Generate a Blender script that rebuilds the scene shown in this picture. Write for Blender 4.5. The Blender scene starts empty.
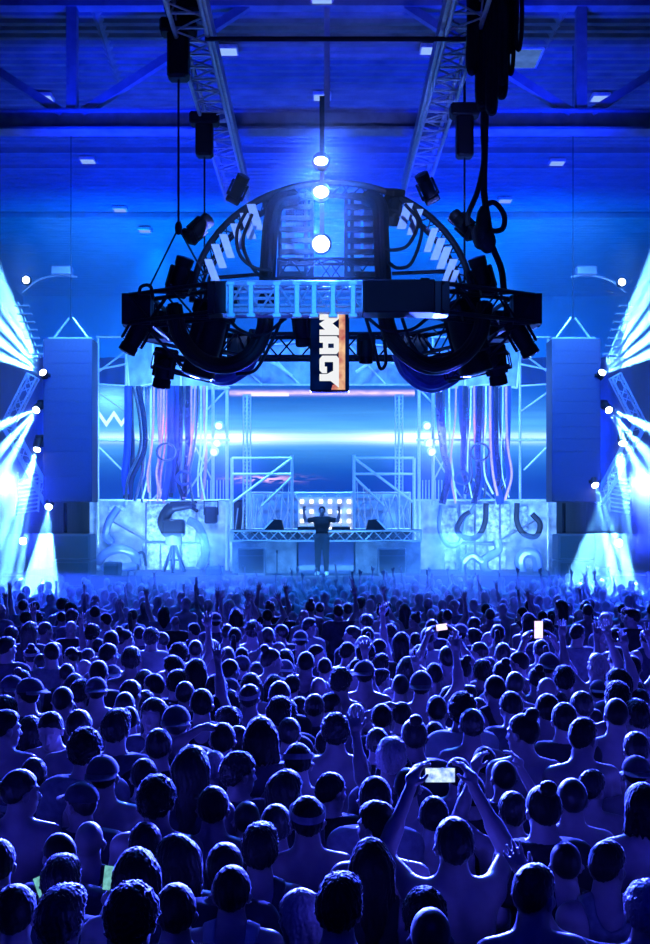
import bpy, math, random
import numpy as np
from mathutils import Vector, Matrix, Quaternion

SC = bpy.context.scene
COL = SC.collection
F = 1100.0            # focal length in pixels of the 650x944 frame
HC = 3.11             # camera height
HORIZON = 525.0
RND = random.Random(7)

def P(px, py, Y):
    """the world point that stands at depth Y along the line through a pixel"""
    return Vector(((px - 325.0) * Y / F, Y, HC - (py - HORIZON) * Y / F))

# ------------------------------------------------------------------ camera
cam = bpy.data.cameras.new('camera')
cam.sensor_width = 36.0
cam.sensor_fit = 'AUTO'
cam.lens = F * 36.0 / 944.0
cam.shift_y = (HORIZON - 472.0) / 944.0
cam.clip_end = 300.0
cam_o = bpy.data.objects.new('camera', cam)
cam_o.location = (0, 0, HC)
cam_o.rotation_euler = (math.pi / 2, 0, 0)
COL.objects.link(cam_o)
SC.camera = cam_o
vs = SC.view_settings
SC.display_settings.display_device = 'sRGB'
vs.view_transform = 'Standard'
vs.look = 'None'
vs.exposure = 0.0
vs.gamma = 1.0
vs.use_curve_mapping = False

# ------------------------------------------------------------------ materials
def nodes_of(name):
    m = bpy.data.materials.new(name)
    m.use_nodes = True
    nt = m.node_tree
    nt.nodes.clear()
    out = nt.nodes.new('ShaderNodeOutputMaterial')
    return m, nt, out

def pbr(name, col, rough=0.5, metal=0.0, var=0.15, scale=8.0, spec=0.5, bump=0.0, coat=0.0, sheen=0.0, stretch=None, hue=None):
    """a Principled surface whose colour wanders a little with a noise"""
    m, nt, out = nodes_of(name)
    b = nt.nodes.new('ShaderNodeBsdfPrincipled')
    tc = nt.nodes.new('ShaderNodeTexCoord')
    mp = nt.nodes.new('ShaderNodeMapping')
    if stretch: mp.inputs['Scale'].default_value = stretch
    nz = nt.nodes.new('ShaderNodeTexNoise')
    nz.inputs['Scale'].default_value = scale
    nz.inputs['Detail'].default_value = 5
    rp = nt.nodes.new('ShaderNodeValToRGB')
    lo = [max(0, c * (1 - var)) for c in col]
    hi = [min(1, c * (1 + var)) for c in (hue or col)]
    rp.color_ramp.elements[0].color = (*lo, 1); rp.color_ramp.elements[0].position = 0.3
    rp.color_ramp.elements[1].color = (*hi, 1); rp.color_ramp.elements[1].position = 0.7
    L = nt.links.new
    L(tc.outputs['Object'], mp.inputs['Vector']); L(mp.outputs['Vector'], nz.inputs['Vector'])
    L(nz.outputs['Fac'], rp.inputs['Fac']); L(rp.outputs['Color'], b.inputs['Base Color'])
    b.inputs['Roughness'].default_value = rough
    b.inputs['Metallic'].default_value = metal
    b.inputs['Specular IOR Level'].default_value = spec
    b.inputs['Coat Weight'].default_value = coat
    if sheen:
        b.inputs['Sheen Weight'].default_value = sheen
        b.inputs['Sheen Roughness'].default_value = 0.3
    if bump:
        bp = nt.nodes.new('ShaderNodeBump')
        bp.inputs['Strength'].default_value = bump
        bp.inputs['Distance'].default_value = 0.01
        L(nz.outputs['Fac'], bp.inputs['Height']); L(bp.outputs['Normal'], b.inputs['Normal'])
    L(b.outputs['BSDF'], out.inputs['Surface'])
    return m

def glow(name, col, strength, var=0.0, scale=20.0, col2=None):
    m, nt, out = nodes_of(name)
    e = nt.nodes.new('ShaderNodeEmission')
    e.inputs['Strength'].default_value = strength
    if var or col2:
        tc = nt.nodes.new('ShaderNodeTexCoord')
        nz = nt.nodes.new('ShaderNodeTexNoise')
        nz.inputs['Scale'].default_value = scale; nz.inputs['Detail'].default_value = 4
        rp = nt.nodes.new('ShaderNodeValToRGB')
        rp.color_ramp.elements[0].color = (*(col2 or [c * (1 - var) for c in col]), 1); rp.color_ramp.elements[0].position = 0.35
        rp.color_ramp.elements[1].color = (*col, 1); rp.color_ramp.elements[1].position = 0.65
        nt.links.new(tc.outputs['Object'], nz.inputs['Vector'])
        nt.links.new(nz.outputs['Fac'], rp.inputs['Fac'])
        nt.links.new(rp.outputs['Color'], e.inputs['Color'])
    else:
        e.inputs['Color'].default_value = (*col, 1)
    nt.links.new(e.outputs['Emission'], out.inputs['Surface'])
    return m

M = {}
M['black'] = pbr('black_paint', (0.004, 0.004, 0.006), 0.6, 0.0, 0.3, 6, spec=0.25)
M['black_metal'] = pbr('black_coated_steel', (0.008, 0.008, 0.012), 0.45, 0.0, 0.3, 6, spec=0.3)
M['rubber'] = pbr('cable_rubber', (0.006, 0.006, 0.009), 0.65, 0.0, 0.3, 14, spec=0.25)
M['alu'] = pbr('brushed_aluminium', (0.75, 0.78, 0.82), 0.4, 0.15, 0.1, 30)
M['white_steel'] = pbr('white_painted_steel', (0.8, 0.8, 0.82), 0.4, 0.0, 0.08, 12)
M['beam'] = pbr('painted_roof_steel', (0.25, 0.26, 0.3), 0.6, 0.0, 0.2, 3)
M['deck'] = pbr('corrugated_roof_sheet', (0.22, 0.23, 0.26), 0.5, 0.2, 0.25, 1.5)
M['wall'] = pbr('hall_wall', (0.3, 0.31, 0.34), 0.8, 0.0, 0.15, 1.2)
M['floor'] = pbr('concrete_floor', (0.1, 0.1, 0.11), 0.7, 0.0, 0.3, 2.0, bump=0.2)
M['stage'] = pbr('stage_board', (0.06, 0.06, 0.07), 0.5, 0.0, 0.3, 5)
M['drape'] = pbr('stage_drape', (0.06, 0.06, 0.08), 0.85, 0.0, 0.3, 3, stretch=(6, 6, 0.4))
M['pa'] = pbr('speaker_grille', (0.085, 0.085, 0.11), 0.6, 0.0, 0.15, 40)
M['scenic'] = pbr('painted_scenic_board', (0.40, 0.42, 0.46), 0.6, 0.0, 0.35, 3.0, hue=(0.6, 0.6, 0.64))
M['patch'] = pbr('scuffed_metal_sheet', (0.42, 0.44, 0.48), 0.4, 0.2, 0.75, 7.0, hue=(0.9, 0.9, 0.92))
M['grey'] = pbr('grey_plastic', (0.15, 0.15, 0.17), 0.5, 0.0, 0.2, 10)
M['chrome'] = pbr('chromed_hose', (0.85, 0.85, 0.9), 0.18, 1.0, 0.08, 20)
M['dark_hose'] = pbr('dark_glossy_hose', (0.01, 0.012, 0.05), 0.22, 0.0, 0.2, 14, coat=0.8)
M['belly'] = pbr('blue_lit_cable_sleeve', (0.05, 0.07, 0.4), 0.6, 0.0, 0.2, 8)  # blue cast of haze and light on the cables, put into the colour
M['header'] = pbr('blue_header_panel', (0.35, 0.45, 0.68), 0.5, 0.0, 0.3, 3)
M['blue_hose'] = pbr('blue_rubber_hose', (0.02, 0.04, 0.28), 0.3, 0.0, 0.2, 14, coat=0.5)
M['pale_hose'] = pbr('pale_plastic_hose', (0.75, 0.78, 0.85), 0.3, 0.0, 0.15, 14, coat=0.5)
M['pink_lit'] = pbr('pink_lit_plastic_hose', (0.85, 0.3, 0.7), 0.35, 0.0, 0.2, 14, coat=0.5)  # pink light falling on the cables is put into this colour
M['stripe'] = pbr('white_reflective_slat', (0.85, 0.85, 0.88), 0.5, 0.0, 0.08, 10)

# ------------------------------------------------------------------ mesh building
class MB:
    def __init__(s): s.v = []; s.f = []
    def add(s, vs, fs):
        n = len(s.v); s.v += [tuple(v) for v in vs]; s.f += [tuple(i + n for i in f) for f in fs]; return s
    def box(s, c, size, rot=None, bev=0.0):
        hx, hy, hz = (d / 2 for d in size)
        c = Vector(c)
        if bev > 0:
            b = min(bev, hx * .9, hy * .9, hz * .9)
            vs = []; 
            for sx in (-1, 1):
                for sy in (-1, 1):
                    for sz in (-1, 1):
                        vs += [(sx * hx, sy * (hy - b), sz * (hz - b)), (sx * (hx - b), sy * hy, sz * (hz - b)), (sx * (hx - b), sy * (hy - b), sz * hz)]
            q = lambda x, y, z, k: ((x * 4 + y * 2 + z) * 3 + k)
            fs = [(q(1,0,0,0),q(1,1,0,0),q(1,1,1,0),q(1,0,1,0)), (q(0,0,0,0),q(0,0,1,0),q(0,1,1,0),q(0,1,0,0)),
                  (q(0,1,0,1),q(0,1,1,1),q(1,1,1,1),q(1,1,0,1)), (q(0,0,0,1),q(1,0,0,1),q(1,0,1,1),q(0,0,1,1)),
                  (q(0,0,1,2),q(1,0,1,2),q(1,1,1,2),q(0,1,1,2)), (q(0,0,0,2),q(0,1,0,2),q(1,1,0,2),q(1,0,0,2))]
            for a in (0, 1):
                for b2 in (0, 1):
                    fs += [(q(a,b2,0,0),q(a,b2,0,1),q(a,b2,1,1),q(a,b2,1,0)), (q(a,0,b2,0),q(a,0,b2,2),q(a,1,b2,2),q(a,1,b2,0)), (q(0,a,b2,1),q(0,a,b2,2),q(1,a,b2,2),q(1,a,b2,1))]
                    for c3 in (0, 1): fs.append((q(a,b2,c3,0),q(a,b2,c3,1),q(a,b2,c3,2)))
        else:
            vs = [(x * hx, y * hy, z * hz) for x in (-1, 1) for y in (-1, 1) for z in (-1, 1)]
            fs = [(0,1,3,2),(4,6,7,5),(0,4,5,1),(2,3,7,6),(0,2,6,4),(1,5,7,3)]
        if rot is not None: vs = [rot @ Vector(v) for v in vs]
        return s.add([Vector(v) + c for v in vs], fs)
    def tube(s, pts, r, n=8, cap=True, closed=False):
        pts = [Vector(p) for p in pts]; m = len(pts)
        rs = r if isinstance(r, (list, tuple)) else [r] * m
        t0 = (pts[1] - pts[0]).normalized()
        up = Vector((0, 0, 1)) if abs(t0.z) < .9 else Vector((1, 0, 0))
        u = t0.cross(up).normalized(); vs = []; prev = t0
        for i, p in enumerate(pts):
            if closed: t = (pts[(i + 1) % m] - pts[i - 1]).normalized()
            else: t = (pts[min(i + 1, m - 1)] - pts[max(i - 1, 0)]).normalized()
            ax = prev.cross(t)
            if ax.length > 1e-6: u = Quaternion(ax.normalized(), prev.angle(t)) @ u
            prev = t; w = t.cross(u).normalized()
            for k in range(n):
                a = 2 * math.pi * k / n
                vs.append(p + (u * math.cos(a) + w * math.sin(a)) * rs[i])
        fs = []
        for i in range(m if closed else m - 1):
            j = (i + 1) % m
            for k in range(n):
                k2 = (k + 1) % n
                fs.append((i * n + k, i * n + k2, j * n + k2, j * n + k))
        if cap and not closed:
            fs.append(tuple(range(n - 1, -1, -1))); fs.append(tuple((m - 1) * n + k for k in range(n)))
        return s.add(vs, fs)
    def cyl(s, a, b, r, n=10): return s.tube([a, b], r, n)
    def lathe(s, prof, origin, axis, n=16):
        """prof: (radius, height) pairs turned about axis"""
        axis = Vector(axis).normalized(); o = Vector(origin)
        up = Vector((0, 0, 1)) if abs(axis.z) < .9 else Vector((1, 0, 0))
        u = axis.cross(up).normalized(); w = axis.cross(u)
        vs = []; fs = []
        for (r, h) in prof:
            for k in range(n):
                a = 2 * math.pi * k / n
                vs.append(o + axis * h + (u * math.cos(a) + w * math.sin(a)) * r)
        for i in range(len(prof) - 1):
            for k in range(n):
                k2 = (k + 1) % n
                fs.append((i * n + k, i * n + k2, (i + 1) * n + k2, (i + 1) * n + k))
        fs.append(tuple(range(n - 1, -1, -1))); fs.append(tuple((len(prof) - 1) * n + k for k in range(n)))
        return s.add(vs, fs)
    def prism(s, poly, d):
        """poly: 3-D points of one face, d: the vector it is pushed along"""
        n = len(poly); d = Vector(d); a = [Vector(p) for p in poly]
        fs = [tuple(range(n - 1, -1, -1)), tuple(range(n, 2 * n))] + [(k, (k + 1) % n, n + (k + 1) % n, n + k) for k in range(n)]
        return s.add(a + [p + d for p in a], fs)
    def ball(s, c, r, n=10):
        c = Vector(c); r = r if isinstance(r, (tuple, list)) else (r, r, r)
        vs = []; fs = []
        for i in range(n + 1):
            th = math.pi * i / n
            for k in range(2 * n):
                a = math.pi * k / n
                vs.append(c + Vector((r[0] * math.sin(th) * math.cos(a), r[1] * math.sin(th) * math.sin(a), r[2] * math.cos(th))))
        m = 2 * n
        for i in range(n):
            for k in range(m):
                fs.append((i * m + k, (i + 1) * m + k, (i + 1) * m + (k + 1) % m, i * m + (k + 1) % m))
        return s.add(vs, fs)
    def build(s, name, mat, parent=None, smooth=True):
        off = OFF.get(parent.name, Vector()) if parent is not None else Vector()
        me = bpy.data.meshes.new(name)
        me.from_pydata([tuple(Vector(v) - off) for v in s.v], [], s.f)
        me.validate()
        for mt in (mat if isinstance(mat, (list, tuple)) else [mat]): me.materials.append(mt)
        if smooth:
            me.polygons.foreach_set('use_smooth', [True] * len(me.polygons))
            if hasattr(me, 'set_sharp_from_angle'): me.set_sharp_from_angle(angle=math.radians(40))
        o = bpy.data.objects.new(name, me); COL.objects.link(o)
        if parent is not None:
            o.parent = parent; OFF[o.name] = off
        else:
            OFF[o.name] = Vector()
        return o

OFF = {}
def thing(name, label, cat, loc=(0, 0, 0), group=None):
    o = bpy.data.objects.new(name, None); COL.objects.link(o)
    o.location = loc; o.empty_display_size = 0.1
    OFF[o.name] = Vector(loc)
    return tag(o, label, cat, group)

def tag(o, label, cat, group=None, kind=None):
    o['label'] = label; o['category'] = cat
    if group: o['group'] = group
    if kind: o['kind'] = kind
    return o

def structure(o, label=None, cat=None):
    o['kind'] = 'structure'
    if label: o['label'] = label
    if cat: o['category'] = cat
    return o

def kids(o): return KIDS.get(o.name, [])
KIDS = {}
def note_children():
    KIDS.clear()
    for o in COL.objects:
        if o.parent is not None: KIDS.setdefault(o.parent.name, []).append(o)

def copy_tree(o, parent=None):
    c = o.copy(); COL.objects.link(c)
    if parent is not None: c.parent = parent
    for ch in kids(o): copy_tree(ch, c)
    return c

def spline(pts, n=8):
    """Catmull-Rom through the points"""
    pts = [Vector(p) for p in pts]; out = []
    q = [pts[0] * 2 - pts[1]] + pts + [pts[-1] * 2 - pts[-2]]
    for i in range(1, len(q) - 2):
        for k in range(n):
            t = k / n
            out.append(0.5 * ((2 * q[i]) + (q[i + 1] - q[i - 1]) * t + (2 * q[i - 1] - 5 * q[i] + 4 * q[i + 1] - q[i + 2]) * t * t + (3 * q[i] - q[i - 1] - 3 * q[i + 1] + q[i + 2]) * t ** 3))
    out.append(pts[-1]); return out

ORD = ['first', 'second', 'third', 'fourth', 'fifth', 'sixth', 'seventh', 'eighth', 'ninth', 'tenth', 'eleventh', 'twelfth', 'thirteenth',
       'fourteenth', 'fifteenth', 'sixteenth', 'seventeenth', 'eighteenth', 'nineteenth', 'twentieth', 'twenty-first', 'twenty-second', 'twenty-third', 'twenty-fourth', 'twenty-fifth', 'twenty-sixth', 'twenty-seventh', 'twenty-eighth']
# ------------------------------------------------------------------ figures: a smooth distance field turned into one continuous surface
VOX = 0.0085
class Field:
    def __init__(s, lo, hi, h):
        s.lo = np.array(lo, float); s.h = h
        s.n = np.ceil((np.array(hi) - s.lo) / h).astype(int) + 1
        s.D = np.full(s.n, 0.5, np.float32)
        s.ax = [(s.lo[i] + h * np.arange(s.n[i])).astype(np.float32) for i in range(3)]
    def region(s, a, b):
        sl = []
        for i in range(3):
            i0 = max(0, int((a[i] - s.lo[i]) / s.h)); i1 = min(s.n[i], int((b[i] - s.lo[i]) / s.h) + 2)
            if i1 <= i0: return None
            sl.append(slice(i0, i1))
        return tuple(sl)
    def pts(s, sl):
        return np.meshgrid(s.ax[0][sl[0]], s.ax[1][sl[1]], s.ax[2][sl[2]], indexing='ij', sparse=True)
    def blend(s, sl, d, k, sub=False):
        A = s.D[sl]
        if sub:
            d = -d
            hh = np.clip(0.5 - 0.5 * (A - d) / k, 0, 1)
            s.D[sl] = A * (1 - hh) + d * hh + k * hh * (1 - hh)
        else:
            hh = np.clip(0.5 + 0.5 * (A - d) / k, 0, 1)
            s.D[sl] = A * (1 - hh) + d * hh - k * hh * (1 - hh)
    def cap(s, a, b, ra, rb, k=0.02, inf=0.0, sub=False):
        a = np.array(a, float); b = np.array(b, float); ra += inf; rb += inf
        m = max(ra, rb) + 0.06
        sl = s.region(np.minimum(a, b) - m, np.maximum(a, b) + m)
        if sl is None: return
        X, Y, Z = s.pts(sl); ba = b - a
        L = max(float(ba @ ba), 1e-9)
        t = np.clip(((X - a[0]) * ba[0] + (Y - a[1]) * ba[1] + (Z - a[2]) * ba[2]) / L, 0, 1)
        d = np.sqrt((X - a[0] - t * ba[0]) ** 2 + (Y - a[1] - t * ba[1]) ** 2 + (Z - a[2] - t * ba[2]) ** 2) - (ra + (rb - ra) * t)
        s.blend(sl, d.astype(np.float32), k, sub)
    def ell(s, c, r, k=0.03, inf=0.0, R=None, sub=False):
        c = np.array(c, float); r = np.array(r, float) + inf
        m = max(r) + 0.06
        sl = s.region(c - m, c + m)
        if sl is None: return
        X, Y, Z = s.pts(sl); X = X - c[0]; Y = Y - c[1]; Z = Z - c[2]
        if R is not None:
            X, Y, Z = (R[0][i] * X + R[1][i] * Y + R[2][i] * Z for i in range(3))
        q = np.sqrt((X / r[0]) ** 2 + (Y / r[1]) ** 2 + (Z / r[2]) ** 2)
        g = np.sqrt((X / r[0] ** 2) ** 2 + (Y / r[1] ** 2) ** 2 + (Z / r[2] ** 2) ** 2) + 1e-6
        d = q * (q - 1) / g
        s.blend(sl, d.astype(np.float32), k, sub)
    def grid(s): return np.meshgrid(*s.ax, indexing='ij', sparse=True)

def surface(fl, name, mats):
    D = fl.D; S = D < 0
    c = np.zeros(np.array(D.shape) - 1, np.uint8)
    offs = [(i, j, k) for i in (0, 1) for j in (0, 1) for k in (0, 1)]
    nx, ny, nz = c.shape
    for (i, j, k) in offs: c += S[i:i + nx, j:j + ny, k:k + nz]
    cells = np.argwhere((c > 0) & (c < 8))
    idx = np.full(c.shape, -1, np.int64); idx[tuple(cells.T)] = np.arange(len(cells))
    val = {o: D[cells[:, 0] + o[0], cells[:, 1] + o[1], cells[:, 2] + o[2]].astype(np.float64) for o in offs}
    acc = np.zeros((len(cells), 3)); cnt = np.zeros(len(cells))
    for a in offs:
        for ax in range(3):
            if a[ax] == 0:
                b = list(a); b[ax] = 1; b = tuple(b)
                va, vb = val[a], val[b]; x = (va < 0) != (vb < 0)
                t = np.where(x, va / np.where(x, va - vb, 1), 0)
                p = np.array(a, float)[None, :] + np.zeros((len(cells), 3)); p[:, ax] += t
                acc[x] += p[x]; cnt[x] += 1
    V = (acc / cnt[:, None] + cells) * fl.h + fl.lo
    F4 = []
    for ax in range(3):
        sa = [slice(None)] * 3; sb = [slice(None)] * 3
        sa[ax] = slice(0, -1); sb[ax] = slice(1, None)
        A, B = S[tuple(sa)], S[tuple(sb)]
        e = np.argwhere(A != B); o1, o2 = (ax + 1) % 3, (ax + 2) % 3
        sh = np.array(c.shape)
        ok = (e[:, o1] > 0) & (e[:, o2] > 0) & (e[:, o1] < sh[o1]) & (e[:, o2] < sh[o2]) & (e[:, ax] < sh[ax])
        e = e[ok]; inside = A[tuple(e.T)]
        def at(d1, d2):
            q = e.copy(); q[:, o1] += d1; q[:, o2] += d2; return idx[tuple(q.T)]
        q = np.stack([at(-1, -1), at(0, -1), at(0, 0), at(-1, 0)], 1)
        q[~inside] = q[~inside][:, ::-1]
        F4.append(q)
    F4 = np.concatenate(F4); F4 = F4[(F4 >= 0).all(1)]
    me = bpy.data.meshes.new(name)
    me.vertices.add(len(V)); me.vertices.foreach_set('co', V.astype(np.float32).ravel())
    me.loops.add(len(F4) * 4); me.loops.foreach_set('vertex_index', F4.astype(np.int32).ravel())
    me.polygons.add(len(F4)); me.polygons.foreach_set('loop_start', np.arange(0, 4 * len(F4), 4, dtype=np.int32))
    me.polygons.foreach_set('use_smooth', np.ones(len(F4), bool))
    me.update(calc_edges=True); me.validate()
    for m in mats: me.materials.append(m)
    return me

def thin_out(me, ratio):
    """fewer faces where the surface is plain"""
    o = bpy.data.objects.new('thin', me); COL.objects.link(o)
    d = o.modifiers.new('d', 'DECIMATE'); d.ratio = ratio
    ev = o.evaluated_get(bpy.context.evaluated_depsgraph_get())
    n = bpy.data.meshes.new_from_object(ev); n.name = me.name
    bpy.data.objects.remove(o); bpy.data.meshes.remove(me)
    n.polygons.foreach_set('use_smooth', np.ones(len(n.polygons), bool))
    return n

NECK = np.array((0, -0.012, 1.52))
def rotm(yaw, pitch, roll=0):
    e = Matrix.Rotation(math.radians(yaw), 3, 'Z') @ Matrix.Rotation(math.radians(pitch), 3, 'X') @ Matrix.Rotation(math.radians(roll), 3, 'Y')
    return np.array(e)

TORSO = [('e', (0, -0.005, 1.31), (0.172, 0.112, 0.185)), ('e', (0, 0.0, 1.10), (0.148, 0.102, 0.19)), ('e', (0, -0.012, 0.955), (0.168, 0.118, 0.135)),
         ('e', (0.075, 0.07, 1.33), (0.085, 0.05, 0.075)), ('e', (-0.075, 0.07, 1.33), (0.085, 0.05, 0.075)),
         ('e', (0.085, -0.075, 1.36), (0.08, 0.05, 0.11)), ('e', (-0.085, -0.075, 1.36), (0.08, 0.05, 0.11)),
         ('c', (0, -0.02, 1.50), (0.165, -0.012, 1.425), 0.05, 0.052), ('c', (0, -0.02, 1.50), (-0.165, -0.012, 1.425), 0.05, 0.052),
         ('c', (0.12, 0, 1.41), (0.12, 0, 1.25), 0.075, 0.06), ('c', (-0.12, 0, 1.41), (-0.12, 0, 1.25), 0.075, 0.06)]
def legs_of():
    L = []
    for sx in (1, -1):
        L += [('c', (0.088 * sx, -0.01, 0.93), (0.105 * sx, 0.015, 0.50), 0.092, 0.058), ('c', (0.105 * sx, 0.015, 0.50), (0.115 * sx, -0.02, 0.10), 0.056, 0.038),
              ('c', (0.107 * sx, -0.03, 0.40), (0.11 * sx, -0.025, 0.26), 0.052, 0.04)]
    return L
def feet_of():
    L = []
    for sx in (1, -1):
        L += [('c', (0.115 * sx, -0.055, 0.042), (0.135 * sx, 0.13, 0.03), 0.038, 0.03), ('c', (0.115 * sx, -0.03, 0.07), (0.128 * sx, 0.08, 0.04), 0.035, 0.034)]
    return L

def arm_default(sx):
    return dict(el=(0.235 * sx, -0.035, 1.155), wr=(0.175 * sx, 0.15, 1.0), hd=(-0.25 * sx, 0.9, -0.3), pn=(-0.9 * sx, 0, -0.2), curl=0.6, spread=0.1)

def put(fl, prims, k, inf=0.0):
    for p in prims:
        if p[0] == 'e': fl.ell(p[1], p[2], k, inf)
        else: fl.cap(p[1], p[2], p[3], p[4], k, inf)

def unit(v): v = np.array(v, float); return v / np.linalg.norm(v)

def hand(fl, wr, hd, pn, side, curl=0.3, spread=0.25):
    """palm, four unequal fingers of two bones each and a thumb from the side of the palm"""
    wr = np.array(wr, float); d = unit(hd); n = unit(pn); n = unit(n - d * (n @ d)); w = np.cross(d, n) * side   # w points to the thumb's side
    for i, (ln, off) in enumerate(((0.072, 0.030), (0.080, 0.010), (0.074, -0.010), (0.058, -0.029))):
        base = wr + d * (0.088 - 0.004 * abs(i - 1)) + w * off
        fl.cap(wr + w * off * 0.5, base, 0.016, 0.0125, 0.012)
        dd = unit(d + w * off / 0.03 * spread + n * curl * 0.55)
        mid = base + dd * ln * 0.5
        d2 = unit(dd + n * curl * 1.5)
        fl.cap(base, mid, 0.0098, 0.0092, 0.005); fl.cap(mid, mid + d2 * ln * 0.52, 0.0092, 0.0076, 0.004)
    tb = wr + d * 0.03 + w * 0.026; tm = tb + unit(d * 0.7 + w * 0.75 + n * (0.2 + curl * 0.5)) * 0.042
    fl.cap(wr + d * 0.012 + w * 0.008, tb, 0.018, 0.014, 0.01); fl.cap(tb, tm, 0.0125, 0.0105, 0.007)
    fl.cap(tm, tm + unit(d * 0.9 + w * (0.35 - curl * 0.4) + n * curl * 0.6) * 0.032, 0.0105, 0.0085, 0.004)
    fl.ell(wr + d * 0.05 - n * 0.002, (0.036, 0.036, 0.03), 0.012)

def head(fl, yaw, pitch, roll=0, beard=False):
    R = rotm(yaw, pitch, roll)
    T = lambda p: tuple(NECK + R @ (np.array(p) - NECK))
    fl.cap((0, -0.02, 1.43), T((0, -0.012, 1.57)), 0.062, 0.056, 0.03)
    fl.cap((0.045, 0.0, 1.45), T((0.035, -0.02, 1.58)), 0.03, 0.022, 0.02); fl.cap((-0.045, 0.0, 1.45), T((-0.035, -0.02, 1.58)), 0.03, 0.022, 0.02)
    E = lambda c, r, k=0.02, sub=False: fl.ell(T(c), r, k, R=R, sub=sub)
    E((0, -0.008, 1.672), (0.074, 0.094, 0.092), 0.02)
    E((0, 0.035, 1.60), (0.054, 0.058, 0.078), 0.03)
    E((0, 0.06, 1.555), (0.03, 0.03, 0.022), 0.02)
    E((0.042, 0.058, 1.625), (0.022, 0.02, 0.02), 0.02); E((-0.042, 0.058, 1.625), (0.022, 0.02, 0.02), 0.02)
    E((0, 0.078, 1.675), (0.058, 0.014, 0.012), 0.015)
    for sx in (1, -1):
        E((0.03 * sx, 0.096, 1.652), (0.017, 0.014, 0.011), 0.008, True)
        E((0.03 * sx, 0.077, 1.652), (0.0125, 0.0125, 0.0115), 0.003)
        E((0.076 * sx, -0.008, 1.638), (0.011, 0.021, 0.032), 0.006)
        fl.cap(T((0.0765 * sx, -0.012, 1.655)), T((0.087 * sx, -0.024, 1.645)), 0.01, 0.011, 0.005)
    fl.cap(T((0, 0.09, 1.655)), T((0, 0.112, 1.618)), 0.01, 0.0135, 0.012)
    E((0.012, 0.1, 1.614), (0.009, 0.011, 0.009), 0.006); E((-0.012, 0.1, 1.614), (0.009, 0.011, 0.009), 0.006)
    E((0, 0.094, 1.592), (0.024, 0.01, 0.0075), 0.006); E((0, 0.092, 1.58), (0.021, 0.01, 0.008), 0.006)
    E((0, 0.104, 1.586), (0.024, 0.008, 0.0028), 0.003, True)
    return R

POSES = {
 'stand':      dict(yaw=0, pitch=0),
 'look_left':  dict(yaw=48, pitch=-2),
 'look_right': dict(yaw=-48, pitch=-3),
 'look_down':  dict(yaw=8, pitch=-20),
 'look_up':    dict(yaw=-8, pitch=12),
 'right_up':   dict(yaw=5, pitch=6, R=dict(el=(0.30, 0.06, 1.66), wr=(0.27, 0.13, 1.92), hd=(-0.05, 0.12, 1), pn=(0, 1, 0), curl=0.12, spread=0.34)),
 'left_up':    dict(yaw=-5, pitch=6, L=dict(el=(-0.27, 0.10, 1.68), wr=(-0.31, 0.16, 1.94), hd=(-0.1, 0.1, 1), pn=(0.2, 1, 0), curl=0.15, spread=0.34)),
 'both_up':    dict(yaw=0, pitch=10, R=dict(el=(0.31, 0.05, 1.65), wr=(0.23, 0.10, 1.91), hd=(-0.1, 0.1, 1), pn=(0, 1, 0), curl=0.1, spread=0.36),
                    L=dict(el=(-0.30, 0.06, 1.66), wr=(-0.29, 0.12, 1.93), hd=(0.1, 0.05, 1), pn=(0, 1, 0), curl=0.2, spread=0.3)),
 'phone_high': dict(yaw=0, pitch=8, R=dict(el=(0.285, 0.16, 1.56), wr=(0.15, 0.27, 1.83), hd=(-0.35, 0.25, 1), pn=(-0.7, 0.3, 0.1), curl=0.75, spread=0.1),
                    L=dict(el=(-0.285, 0.16, 1.56), wr=(-0.15, 0.27, 1.83), hd=(0.35, 0.25, 1), pn=(0.7, 0.3, 0.1), curl=0.75, spread=0.1)),
 'phone_low':  dict(yaw=10, pitch=-14, L=dict(el=(-0.255, 0.03, 1.22), wr=(-0.165, 0.22, 1.44), hd=(0.1, 0.25, 1), pn=(0.7, 0.3, 0), curl=0.8, spread=0.05)),
 'hand_on_head': dict(yaw=0, pitch=0, L=dict(el=(-0.36, 0.02, 1.60), wr=(-0.15, -0.01, 1.74), hd=(1, 0.1, 0.15), pn=(0.2, 0, -1), curl=0.3, spread=0.15)),
 'arm_wave':   dict(yaw=-20, pitch=5, L=dict(el=(-0.40, 0.10, 1.52), wr=(-0.50, 0.15, 1.77), hd=(-0.45, 0.15, 1), pn=(0.3, 1, 0), curl=0.35, spread=0.25)),
 'disc_jockey': dict(yaw=0, pitch=4, R=dict(el=(0.42, 0.06, 1.40), wr=(0.46, 0.12, 1.64), hd=(-0.15, 0.1, 1), pn=(-0.3, 1, 0), curl=0.5, spread=0.15),
                    L=dict(el=(-0.42, 0.06, 1.40), wr=(-0.47, 0.12, 1.64), hd=(0.15, 0.1, 1), pn=(0.3, 1, 0), curl=0.5, spread=0.15)),
}
POSES['hands_joined'] = dict(POSES['phone_high'])

def arm_prims(sx, a):
    sh = (0.172 * sx, -0.008, 1.425); lift = max(0.0, (a['el'][2] - 1.30)) * 0.10
    sh = (sh[0], sh[1], sh[2] + lift)
    el, wr = a['el'], a['wr']
    return [('c', (0.15 * sx, -0.01, 1.425 + lift * 0.7), sh, 0.058, 0.06), ('c', sh, el, 0.054, 0.041),
            ('c', tuple(np.array(el) * 0.98 + np.array(wr) * 0.02), tuple(np.array(el) * 0.6 + np.array(wr) * 0.4), 0.042, 0.041), ('c', el, wr, 0.039, 0.027)]

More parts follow.
